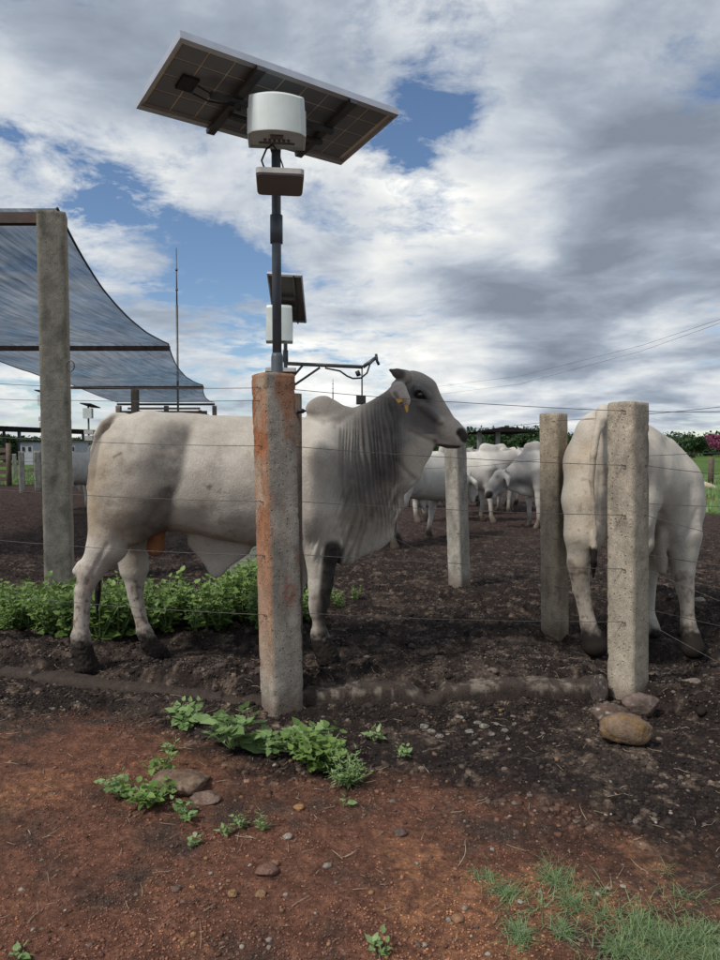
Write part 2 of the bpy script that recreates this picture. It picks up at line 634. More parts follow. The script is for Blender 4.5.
M_coat = coat_mat()
M_soil = ground_mat()
M_conc = att_mat('weathered_concrete', 0.9, 16, 0.28, 0.8, 0.006, speck=0.09, pits=.35)
M_clod = att_mat('clod', 0.92, 40, 0.35, 0.8, 0.006)
M_rock = att_mat('rock', 0.9, 14, 0.5, 1.0, 0.02)
M_wire = plain('galvanised_wire', (0.10, 0.095, 0.09), 0.55, 0.6, 60, 0.4)
M_pole = plain('grey_paint', (0.075, 0.095, 0.115), 0.5, 0.1, 14, 0.18, dirt=(0.11, 0.10, 0.09))
M_steel = plain('dull_steel', (0.10, 0.10, 0.10), 0.45, 0.6, 18, 0.25)
M_alu = plain('aluminium_frame', (0.50, 0.52, 0.56), 0.38, 0.5, 12, 0.08)
M_cell = plain('solar_cell_back', (0.19, 0.215, 0.245), 0.35, 0.0, 3, 0.15, bump=0.03, spec=0.5)
M_back = plain('panel_backsheet', (0.75, 0.70, 0.58), 0.5, 0.0, 10, 0.12)
M_black = plain('black_plastic', (0.018, 0.018, 0.02), 0.5, 0.0, 30, 0.2)
M_white = plain('white_plastic', (0.62, 0.68, 0.66), 0.42, 0.0, 5, 0.03, bump=0.04, dirt=(0.50, 0.54, 0.50))
M_grey = plain('grey_plastic', (0.17, 0.15, 0.14), 0.5, 0.0, 8, 0.1)
M_light = plain('pale_plastic', (0.50, 0.49, 0.46), 0.5, 0.0, 8, 0.08, dirt=(0.36, 0.34, 0.30))
M_rust = plain('rusty_beam', (0.085, 0.052, 0.040), 0.8, 0.1, 9, 0.45, bump=0.4, dirt=(0.07, 0.055, 0.05))
M_wood = plain('old_timber', (0.12, 0.088, 0.064), 0.85, 0.0, 12, 0.4, bump=0.6, dist=0.01, dirt=(0.07, 0.06, 0.05))
M_tin = plain('dark_roof_sheet', (0.018, 0.017, 0.018), 0.95, 0.0, 4, 0.35, spec=0.05, dirt=(0.03, 0.026, 0.024))
M_wall = plain('pale_wall', (0.36, 0.38, 0.42), 0.8, 0.0, 2, 0.1)
M_leaf = leaf_mat('weed_leaf', (0.085, 0.155, 0.035), (0.25, 0.37, 0.10))
M_leaf2 = leaf_mat('pale_weed_leaf', (0.115, 0.20, 0.060), (0.34, 0.47, 0.20))
M_grass = leaf_mat('fine_grass', (0.11, 0.19, 0.08), (0.36, 0.47, 0.23), 0.35)
M_stem = plain('green_stem', (0.17, 0.24, 0.09), 0.6, 0, 30, 0.25)
M_straw = plain('dry_straw', (0.30, 0.24, 0.17), 0.8, 0, 30, 0.35)
M_tree = leaf_mat('tree_leaf', (0.018, 0.045, 0.016), (0.06, 0.115, 0.035), 0.15)
M_pink = leaf_mat('pink_blossom', (0.20, 0.05, 0.10), (0.46, 0.15, 0.26), 0.2)
M_eye = plain('eye', (0.008, 0.007, 0.006), 0.08, 0, 10, 0.1, bump=0.0, spec=0.8)
M_tagy = plain('yellow_ear_tag', (0.62, 0.34, 0.06), 0.5, 0, 20, 0.15)


def cloth_mat():
    m, nt, out = new_mat('shade_net')
    c = coords(nt)
    mp = node(nt, 'ShaderNodeMapping', {'Vector': c, 'Rotation': (0, 0, R(-8.6)), 'Scale': (16.0, 1.2, 1.0)}).outputs[0]
    n1 = noise(nt, mp, 1.0, 5, 0.6)
    n2 = noise(nt, c, 0.6, 4, 0.6)
    v = M(nt, 'ADD', M(nt, 'MULTIPLY', n1, 0.6), M(nt, 'MULTIPLY', n2, 0.4))
    col = ramp(nt, v, [(0.35, (0.016, 0.027, 0.045)), (0.65, (0.075, 0.10, 0.135))])
    d = node(nt, 'ShaderNodeBsdfDiffuse', {'Color': col})
    tl = node(nt, 'ShaderNodeBsdfTranslucent', {'Color': ramp(nt, v, [(0.35, (0.035, 0.055, 0.085)), (0.65, (0.13, 0.165, 0.205))])})
    tr = node(nt, 'ShaderNodeBsdfTransparent', {'Color': (0.88, 0.92, 1.0, 1)})
    s1 = node(nt, 'ShaderNodeMixShader', {0: 0.55, 1: d.outputs[0], 2: tl.outputs[0]})
    s2 = node(nt, 'ShaderNodeMixShader', {0: ramp(nt, v, [(0.35, 0.08), (0.65, 0.30)]), 1: s1.outputs[0], 2: tr.outputs[0]})
    nt.links.new(s2.outputs[0], out.inputs[0])
    return m


M_cloth = cloth_mat()


# ================================================================== the ground
FX = np.array([-60, -2.4, -0.44, 1.40, 1.75, 3.0, 60])
FY = np.array([10, 4.15, 3.50, 3.64, 3.15, 2.2, -8])


def fline(x):
    return np.interp(x, FX, FY)


FEET = []      # (x, y, z): spots trodden flat under hooves
KERB_Y = 0.10


def G(x, y):
    """height of the ground"""
    x, y = np.asarray(x, float), np.asarray(y, float)
    s = y - fline(x)
    near = np.exp(-np.maximum(y, 0) / 60)
    ins = sstep(-0.05, 0.12, s)
    h = 0.02 * fbm(x * 0.9, y * 0.9, o=2)
    ledge = 0.082 * sstep(0.02, 0.16, s) * (1 - sstep(0.35, 0.95, s))
    rough_in = 0.042 * fbm(x * 4.6, y * 5.2, o=3) + 0.040 * np.abs(fbm(x * 11, y * 15, 3.3, o=3)) + 0.016 * fbm(x * 38, y * 45, o=3) - .008
    rough_in = rough_in - 0.038 * sstep(.22, .42, pn(x * 6.1, y * 6.6, 8.8)) + 0.02 * sstep(.12, .24, pn(x * 6.1, y * 6.6, 8.8))
    rough_in = rough_in * (1 + 0.5 * fbm(x * 0.8, y * 0.8, 7.7, o=2))
    ditch = np.exp(-((s + 0.22) / 0.17) ** 2)
    rough_out = 0.010 * fbm(x * 4, y * 4, 1.1, o=3) + 0.0045 * fbm(x * 30, y * 30, 2.2, o=3)
    dk = dark_soil(x, y)
    rough_out = rough_out * (1 + 1.6 * dk) + dk * 0.014 * np.abs(fbm(x * 14, y * 14, 9.1, o=3))
    h = h + ledge + ins * rough_in + (1 - ins) * rough_out - 0.02 * ditch + 0.03 * (1 - ins) * ditch * fbm(x * 9, y * 9, o=3)
    h = h * near
    # beyond the yard the pasture lies a hand higher and smooth
    for (fx, fy, fz) in FEET:
        w = np.exp(-((x - fx) ** 2 + (y - fy) ** 2) / 0.17 ** 2)
        wz = np.exp(-((x - fx) ** 2 + (y - fy) ** 2) / 0.45 ** 2)
        h = h * (1 - 0.95 * w) + fz * wz
    return h


def dark_soil(x, y):
    """0 on the red earth outside the fence, 1 on the black manure"""
    s = y - fline(x)
    n = fbm(x * 1.6, y * 1.6, 4.4, o=4)
    edge = np.interp(x, [-6, -1.6, -0.8, -0.3, 0.2, 0.6, 1.0, 1.6, 6], [-.62, -.60, -.50, -.85, -.95, -1.1, -1.3, -1.4, -1.5])
    return sstep(-0.26, 0.30, s - edge + 0.42 * n + 0.16 * fbm(x * 9, y * 9, 4.4, o=3))


def Gp(px, py):
    p = on_plane(px, py)
    return np.array([p[0], p[1], float(G(p[0], p[1]))])


def soil_colour(x, y):
    dk = dark_soil(x, y)
    s = y - fline(x)
    n1 = fbm(x * 2.3, y * 2.3, 11.0, o=4)
    n2 = fbm(x * 8, y * 8, 12.0, o=4)
    n3 = fbm(x * 26, y * 26, 13.0, o=3)
    red = np.array([0.135, 0.064, 0.042])
    orange = np.array([0.235, 0.115, 0.062])
    brown = np.array([0.062, 0.041, 0.032])
    black = np.array([0.022, 0.0165, 0.0145])
    tan = np.array([0.145, 0.108, 0.082])
    greyb = np.array([0.068, 0.052, 0.043])

    def bl(a, b, t):
        return a * (1 - t[..., None]) + b * t[..., None]
    c = bl(np.broadcast_to(red, x.shape + (3,)), brown, sstep(-0.1, 0.55, n1 + 0.5 * n2 + 0.35 * sstep(0.1, 1.2, x)))
    c = bl(c, orange, sstep(0.15, 0.65, fbm(x * 1.9 + 5, y * 1.9, 2.0, o=4) + 0.35 * n3 + 0.35 * sstep(-0.2, 0.6, x) * sstep(3.2, 2.0, y) + .15 * sstep(-.3, -1.0, x)) * (.45 + .75 * sstep(-.3, .3, n3 + .6 * n2)) * .8)
    d = bl(np.broadcast_to(black, x.shape + (3,)), tan, sstep(0.10, 0.60, n2 + 0.7 * n3 + 0.3 * n1) * 0.85)
    d = bl(d, greyb, sstep(0.0, 0.5, n1) * 0.45)
    # trampled paler band along the inside of the kerb and far yard browner
    pale = sstep(0.0, 0.25, s) * (1 - sstep(0.9, 1.6, s))
    d = bl(d, greyb * 1.35, pale * sstep(-0.25, 0.5, n2 + 0.5 * n1) * 0.75)
    d = bl(d, np.array([0.046, 0.031, 0.027]), sstep(6, 14, y) * 0.8)
    c = bl(c, d, dk)
    return c * 1.13


def build_ground():
    t = np.concatenate([[-60, -20, -8, -4, -2.2, -1.4], np.linspace(-0.95, 0.95, 860), [1.4, 2.2, 4, 8, 20, 60]])
    ynear = 1.15 * (26 / 1.15) ** (np.arange(760) / 759.0)
    y = np.concatenate([[-40, -15, -6, -3, -1, 0, 0.6, 0.95], ynear, 26 * (900 / 26) ** (np.arange(1, 41) / 40.0)])
    w = np.maximum(y, 1.15)
    X = t[None] * w[:, None]
    Y = np.broadcast_to(y[:, None], X.shape)
    fade = sstep(1.6, 1.0, np.abs(t))[None] * sstep(0.2, 1.0, y)[:, None]
    H = G(X, Y) * fade
    Cc = soil_colour(X, Y)
    # green pasture beyond the yard and the red dirt track across it
    yard = np.interp(X / np.maximum(Y, 1), [-.52, -.45, .33, .42, .6, 1], [26, 60, 60, 14.6, 14.2, 14.0])
    gm = sstep(-0.4, 0.4, Y - yard + 0.8 * fbm(X * .5, Y * .5, o=2))
    gn = fbm(X * .35, Y * .35, 3, o=4)
    grass = np.array([0.075, 0.135, 0.028]) * (1 + 0.45 * gn)[..., None]
    trk = np.exp(-((Y - 18.0) / 0.8) ** 2)[..., None]
    grass = grass * (1 - trk) + np.array([0.15, 0.06, 0.04]) * trk
    Cc = Cc * (1 - gm[..., None]) + grass * gm[..., None]
    m, n = X.shape
    V = np.stack([X, Y, H], -1).reshape(-1, 3)
    i = np.arange(m - 1)[:, None] * n
    j = np.arange(n - 1)[None]
    F = np.stack([i + j, i + j + 1, i + n + j + 1, i + n + j], -1).reshape(-1, 4)
    return mk('ground', V, F, M_soil, smooth=True, col=Cc.reshape(-1, 3), kind='structure')


# hoof spots
BULL_FEET = [U(84, 664, 4.10), U(157, 652, 4.42), U(325, 656, 4.22), U(288, 646, 4.5)]
BULL2_FEET = [U(594, 643, 4.62), U(632, 645, 4.66), U(690, 648, 4.92), U(649, 630, 5.2)]
for p in BULL_FEET + BULL2_FEET:
    FEET.append((p[0], p[1], p[2] - 0.058))
ground = build_ground()


def far_ground(px, d):
    """spot on the ground at depth d below image column px"""
    x = (px - 360) / F_PX * d * (ct)
    return np.array([x, d, float(G(x, d))])


# ------------------------------------------------------------------ concrete kerb along the fence foot
def build_kerb():
    xs = np.linspace(-3.2, 1.30, 900)
    ys = fline(xs) + KERB_Y
    prof = np.array([[-.075, -.15], [-.078, -0.01], [-.076, .02], [-.074, .045], [-.071, .068], [-.062, .086], [-.045, .092], [-.02, .093], [.0, .093], [.02, .092], [.04, .09], [.06, .085], [.08, .04], [.085, -.1]])
    n = len(prof)
    V = []
    for k, (x, yy) in enumerate(zip(xs, ys)):
        a = 0.008 * fbm(x * 2.2, 0.3, o=3) - .012 * float(sstep(.05, .25, fbm(x * 4.5, 2.3, o=4))) - .014 + 0.006 * fbm(x * 30, 2.3, o=3) - .05 * sstep(-.25, -.45, x) - .05 * math.exp(-((x - .35) / .07) ** 2)
        for q, (dy, dz) in enumerate(prof):
            e = 0.005 * fbm(x * 14, q * 0.5, 5.0, o=4)
            V.append([x, yy + dy + e + 0.6 * a, dz + (0 if dz < -.05 else a + e) - .02 * (sstep(-0.1, -1.6, x))])
    V = np.array(V)
    i = np.arange(len(xs) - 1)[:, None] * n
    j = np.arange(n - 1)[None]
    F = np.stack([i + j, i + j + 1, i + n + j + 1, i + n + j], -1).reshape(-1, 4)
    nn = fbm(V[:, 0] * 4, V[:, 2] * 12, 3, o=4) + 0.8 * fbm(V[:, 0] * 17, V[:, 1] * 30, 1, o=3)
    t = sstep(-0.25, 0.25, nn + 0.15 * (V[:, 0] > -.3) - 0.7 * sstep(.05, 0.02, V[:, 2]) - .30 * sstep(.05, .075, V[:, 2]) - .08)[:, None]
    c = np.array([0.05, 0.037, 0.03]) * (1 - t) + np.array([0.185, 0.155, 0.125]) * t
    return mk('kerb', V, F[:, ::-1], M_conc, smooth=True, col=c, kind='structure')


build_kerb()


# ================================================================== fence posts
def post_mesh(base, top, s, phi, seed, base_col, rust=0.0, chip=1.0, taper=1.0, sink=0.15, rows=90, dirt=1.0):
    """square cast post as a rough grid; returns V, F, colour"""
    base, top = np.asarray(base, float), np.asarray(top, float)
    ax = top - base
    Lh = np.linalg.norm(ax)
    ax /= Lh
    b0 = base - ax * sink
    m = 9
    e = np.linspace(-1, 1, m)
    ring = np.concatenate([np.c_[e, -np.ones(m)], np.c_[np.ones(m - 1), e[1:]], np.c_[e[::-1][1:], np.ones(m - 1)], np.c_[-np.ones(m - 2), e[::-1][1:-1]]])
    # rounded corners
    rr = np.maximum(np.abs(ring[:, 0]), np.abs(ring[:, 1]))
    corner = np.minimum(np.abs(ring[:, 0]), np.abs(ring[:, 1])) > 0.99
    ring = ring * np.where(corner, 0.955, 1.0)[:, None]
    n = len(ring)
    c_, s_ = math.cos(phi), math.sin(phi)
    ring2 = np.c_[ring[:, 0] * c_ - ring[:, 1] * s_, ring[:, 0] * s_ + ring[:, 1] * c_] * s / 2
    hs = np.linspace(0, Lh + sink, rows)
    nonneg = np.maximum(np.abs(ring[:, 0]), 0)
    V, uv = [], []
    for h in hs:
        p = b0 + ax * h
        k = taper + (1 - taper) * h / (Lh + sink)
        q = ring2 * k
        ang = np.arctan2(ring2[:, 1], ring2[:, 0])
        near_c = sstep(0.55, 1.0, np.minimum(np.abs(ring[:, 0]), np.abs(ring[:, 1])))
        ns = fbm(q[:, 0] * 9 + seed, q[:, 1] * 9, h * 9, o=3)
        nc = np.maximum(fbm(q[:, 0] * 40 + seed, q[:, 1] * 40, h * 22, o=3) - 0.1, 0)
        bot = max(0, (h - sink) < 0.1)
        q = q * (1 + 0.02 * ns - (0.30 * nc * near_c * chip) - 0.012 * nc)[:, None]
        dz = 0.006 * fbm(q[:, 0] * 20 + seed, q[:, 1] * 20, o=2) if h > Lh else 0
        V.append(np.c_[p[0] + q[:, 0], p[1] + q[:, 1], np.full(n, p[2]) + dz])
        uv.append(np.c_[ring[:, 0], ring[:, 1], np.full(n, h - sink)])
    V = np.concatenate(V)
    uv = np.concatenate(uv)
    i = np.arange(rows - 1)[:, None] * n
    j = np.arange(n)[None]
    k = (j + 1) % n
    F4 = np.stack([i + j, i + k, i + n + k, i + n + j], -1).reshape(-1, 4)
    # cap
    last = (rows - 1) * n
    inner = V[last:last + n] * 0.85 + V[last:last + n].mean(0) * 0.15 + np.array([0, 0, 0.004])
    cen = V[last:last + n].mean(0) + np.array([0, 0, 0.006])
    V = np.concatenate([V, inner, [cen]])
    uv = np.concatenate([uv, uv[last:last + n], [[0, 0, Lh]]])
    jj = np.arange(n)
    kk = (jj + 1) % n
    a0 = rows * n
    F4 = np.concatenate([F4, np.stack([last + jj, last + kk, a0 + kk, a0 + jj], -1)])
    F3 = np.stack([a0 + jj, a0 + kk, np.full(n, a0 + n)], -1)
    nz = fbm(V[:, 0] * 5 + seed, V[:, 1] * 5, V[:, 2] * 5, o=4)
    nf = fbm(V[:, 0] * 30 + seed, V[:, 1] * 30, V[:, 2] * 30, o=3)
    col = np.asarray(base_col) * (1 + 0.30 * nz + 0.30 * nf)[:, None]
    # weather-dark streaks from the top, soil splash at the foot
    lich = sstep(0.1, 0.6, fbm(V[:, 0] * 11 + seed, V[:, 1] * 11, V[:, 2] * 3.5, o=4) + 0.15)[:, None]
    col = col * (1 - 0.35 * lich * dirt)
    foot = (sstep(0.16, 0.0, uv[:, 2] + 0.08 * nz))[:, None]
    col = col * (1 - 0.6 * foot) + np.array([0.10, 0.062, 0.042]) * 0.6 * foot
    if rust:
        leftf = sstep(-0.80, -0.97, uv[:, 0]) * sstep(0.0, 0.5, uv[:, 2])
        up = sstep(0.0, 1.2, uv[:, 2])
        rm = sstep(-0.35, 0.35, nz + 0.25) * leftf * (0.35 + 0.6 * up)
        rm = np.maximum(rm, sstep(0.18, 0.6, fbm(V[:, 0] * 8 + seed + 9, V[:, 1] * 8, V[:, 2] * 3, o=4) + 0.35 * sstep(0.5, 1, uv[:, 0]) * up + 0.30 * sstep(1.25, 1.6, uv[:, 2])) * 0.75)[:, None] * rust
        col = col * (1 - rm) + np.array([0.33, 0.125, 0.052]) * (0.85 + 0.4 * nf[:, None]) * rm
        tanf = (leftf * 0.55)[:, None]
        col = col * (1 - tanf * (1 - rm)) + np.array([0.45, 0.31, 0.20]) * tanf * (1 - rm)
        red = (sstep(0.10, 0.03, np.hypot((uv[:, 2] - 0.60) * 0.8, (uv[:, 0] - .3) * 0.15 + 0.02 * nf)) * (uv[:, 1] < -.9) * sstep(-.3, .3, nf))[:, None]
        col = col * (1 - .7 * red) + np.array([0.22, 0.05, 0.03]) * .7 * red
    return V, [F4, F3], np.clip(col, 0.01, 0.9)


fence1 = thing('wire_fence', (0.5, 3.55, 0), 'near wire fence on rough square concrete posts, strung across the front of the bulls', 'fence')


def post(parent, name, ptop, pbase, dep, s, phi, seed, colr, label=None, **kw):
    b = U(pbase[0], pbase[1], dep)
    t = U(ptop[0], ptop[1], dep)
    b[2] -= 0.0
    V, F, c = post_mesh(b, t, s, phi, seed, colr, **kw)
    o = mk(name, V, F, M_conc, parent, True, c)
    o.data.polygons.foreach_set('use_smooth', np.ones(len(o.data.polygons), bool))
    if label:
        o['label'] = label
    return b, t, o


pA = post(fence1, 'concrete_post', (273, 375), (282, 706), 3.50, 0.170, R(31), 1.0, (0.32, 0.285, 0.24), 'rust-stained concrete post in front of the large bull', rust=1.0, rows=130)
pB = post(fence1, 'concrete_post', (628, 403), (628, 698), 3.66, 0.155, R(38), 5.0, (0.38, 0.33, 0.26), 'clean grey concrete post with rocks at its foot', rows=110, chip=0.5)
pC = post(fence1, 'concrete_post', (-62, 372), (-52, 660), 4.35, 0.16, R(30), 8.0, (0.29, 0.27, 0.24))
pD = post(fence1, 'concrete_post', (905, 380), (905, 850), 2.55, 0.16, R(30), 9.0, (0.29, 0.27, 0.24))

fence2 = thing('wire_fence', (1.2, 5.1, 0), 'second wire fence further back on pale concrete posts, between the two bulls', 'fence')
qA = post(fence2, 'concrete_post', (553.5, 414), (555, 634), 5.06, 0.150, R(45), 15.0, (0.34, 0.285, 0.21), 'tan concrete post left of the bull seen from behind', chip=0.5, rows=80)
qB = post(fence2, 'concrete_post', (455, 441), (459.5, 586), 6.6, 0.155, R(45), 25.0, (0.34, 0.315, 0.27), 'leaning pale concrete post below the bull muzzle', chip=0.4, rows=60)
qC = post(fence2, 'concrete_post', (360, 452), (362, 548), 9.3, 0.155, R(40), 35.0, (0.34, 0.315, 0.27), chip=0.4, rows=40)
qD = post(fence2, 'concrete_post', (800, 385), (800, 712), 3.5, 0.155, R(40), 45.0, (0.34, 0.315, 0.27), chip=0.4, rows=40)


def wire(parent, pts, r=0.0017, sag=0.02, seed=0.0, name='wire', n=28, wob=0.004):
    P = []
    for a, b in zip(pts[:-1], pts[1:]):
        a, b = np.asarray(a, float), np.asarray(b, float)
        tt = np.linspace(0, 1, n)[:-1]
        q = a + (b - a) * tt[:, None]
        q[:, 2] -= sag * 4 * tt * (1 - tt)
        q[:, 2] += wob * pn(tt * 5 + seed * 3.1, seed) * np.sin(np.pi * tt)
        P.append(q)
    P.append([pts[-1]])
    P = np.concatenate(P)
    return MB().tube(P, r, 5).build(name, M_wire, parent, True)


def on_post(p, py, side=0.0, dy=-0.0):
    """point at image row py on the camera side of a post"""
    b, t = p[0], p[1]
    d = b[1]
    z0, z1 = b[2], t[2]
    z = U(360, py, d)[2]
    k = (z - z0) / (z1 - z0)
    c = b + (t - b) * k
    return c + np.array([side, dy, 0])


rowsA = [389, 446, 500.5, 553.5, 612, 655]
rowsB = [411.5, 465, 514, 567, 619, 662]
rowsC = [372 + 9, 432, 483, 532, 585, 626]
rowsD = [400, 482, 570, 662, 745, 800]
for k in range(5):
    a = on_post(pA, rowsA[k], -0.06, -0.062)
    b = on_post(pB, rowsB[k], -0.05, -0.062)
    c = on_post(pC, rowsC[k], 0.0, -0.09)
    d = on_post(pD, rowsD[k], -0.05, -0.07)
    a2 = a + np.array([0.125, 0.05, 0])
    b2 = b + np.array([0.12, 0.03, 0])
    wire(fence1, [c, a], seed=k + .3, sag=0.02)
    wire(fence1, [a2, b], seed=k + 1.3, sag=0.012)
    wire(fence1, [b2, d], seed=k + 2.3, sag=0.02, n=20)
    for p_, q_ in ((a, pA), (b, pB)):
        m = MB()
        m.tube([p_ + [-.012, -.012, .004], p_ + [0, -.02, -.004], p_ + [.014, -.004, .005], p_ + [.02, .02, 0]], 0.003, 5)
        m.build('wire_tie', M_wire, fence1)
wire(fence1, [U(-40, 398, 4.3), on_post(pA, 401.5, -0.06, -0.065)], seed=9.1, sag=0.01)
for k, (za, zb) in enumerate([(421.5, 441.5), (457, 467), (496, 497), (537, 532), (584, 566)]):
    a = on_post(qA, za, -0.02, -0.1)
    b = on_post(qB, zb if zb > 450 else 449, -0.02, -0.1)
    if k == 0:
        b = U(450, 429.5, 6.5)
    c = on_post(qC, [446, 462, 478, 497, 515][k] + 6, 0, -.08)
    d = on_post(qD, [398, 448, 508, 575, 640][k], 0, -.08)
    wire(fence2, [c, b, a, d], seed=k + 5.5, sag=0.012)

# timber post standing right behind the rusty concrete post
tp = thing('timber_post', (U(293, 700, 3.86)[0], 3.86, 0), 'weathered brown timber post tucked behind the rust-stained concrete post', 'post')
m = MB()
b0, t0 = U(292, 664, 3.86), U(290.5, 394, 3.86)
b0[2] = -0.1
m.tube([b0, b0 * .5 + t0 * .5 + [.004, 0, 0], t0], [0.062, 0.058, 0.062], 14)
o = m.build('post_body', M_wood, tp, True)
m = MB()
q = U(303, 411, 3.8)
m.tube([q - [.03, 0, 0], q, q + [.018, 0, 0]], [0.014, 0.013, 0.002], 8)
m.build('insulator', M_black, tp, True)

# ================================================================== solar powered antenna units
def rect_from(corners, depth):
    """real rectangle behind four image corners, its centre at the given depth"""
    Rr = [ray(*c) for c in corners]
    A = np.array([Rr[0], -Rr[1], Rr[2], -Rr[3]]).T
    n = np.linalg.svd(A)[2][-1]
    n = n / n[0]
    P = np.array([n[i] * Rr[i] for i in range(4)])
    k = depth / P.mean(0)[1]
    return P * k + [0, 0, CAM_H]


def panel(parent, C4, nu, nv, cells=True, jbox=True):
    """C4: corners 0-1 along the long near edge, 3 the corner next to 0. z up is the glass side"""
    o_, e1, e2 = C4[0], C4[1] - C4[0], C4[3] - C4[0]
    l1, l2 = np.linalg.norm(e1), np.linalg.norm(e2)
    u = e1 / l1
    nrm = np.cross(u, e2)
    nrm /= np.linalg.norm(nrm)
    if nrm[2] < 0:
        nrm = -nrm
    v = np.cross(nrm, u)
    if v @ e2 < 0:
        v = -v

    def Q(a, b, h):
        return o_ + u * a * l1 + v * b * l2 + nrm * h

    def slab(mb, a0, a1, b0, b1, h0, h1):
        P = [Q(a0, b0, h0), Q(a1, b0, h0), Q(a1, b1, h0), Q(a0, b1, h0), Q(a0, b0, h1), Q(a1, b0, h1), Q(a1, b1, h1), Q(a0, b1, h1)]
        if np.cross(u, v) @ nrm < 0:
            P = [P[i] for i in (0, 3, 2, 1, 4, 7, 6, 5)]
        mb.hexa(np.array(P))
    m = MB()
    slab(m, .005, .995, .01, .99, .022, .030)
    pn_ = m.build('solar_panel', M_back if cells else M_pdark, parent)
    m = MB()
    w1, w2 = 0.013 / l1, 0.013 / l2
    slab(m, 0, 1, 0, w2, 0, .036)
    slab(m, 0, 1, 1 - w2, 1, 0, .036)
    slab(m, 0, w1, w2, 1 - w2, 0, .0355)
    slab(m, 1 - w1, 1, w2, 1 - w2, 0, .0355)
    f1, f2 = 0.03 / l1, 0.03 / l2
    slab(m, w1, 1 - w1, w2, f2, 0.0005, .003)
    slab(m, w1, 1 - w1, 1 - f2, 1 - w2, 0.0005, .003)
    m.build('frame', M_alu, pn_)
    if cells:
        gu, gv = 0.009 / l1, 0.009 / l2
        a0_, b0_ = w1 + .016, w2 + .03
        for i in range(nu):
            for j in range(nv):
                au, av = (1 - 2 * a0_) / nu, (1 - 2 * b0_) / nv
                m = MB()
                slab(m, a0_ + i * au + gu / 2, a0_ + (i + 1) * au - gu / 2, b0_ + j * av + gv / 2, b0_ + (j + 1) * av - gv / 2, .0185, .0215)
                m.build('solar_cell', M_cell, pn_)
    return pn_, Q, slab


def sq(px, py, dx, dy, r=0.01, n=4):
    """rounded rectangle outline"""
    P = []
    for cx, cy, a0 in ((1, 1, 0), (-1, 1, 90), (-1, -1, 180), (1, -1, 270)):
        for k in range(n + 1):
            a = R(a0 + 90 * k / n)
            P.append([px + cx * (dx - r) + r * math.cos(a), py + cy * (dy - r) + r * math.sin(a)])
    return P


M_pdark = plain('dark_backsheet', (0.10, 0.085, 0.07), 0.5, 0.0, 3, 0.2)


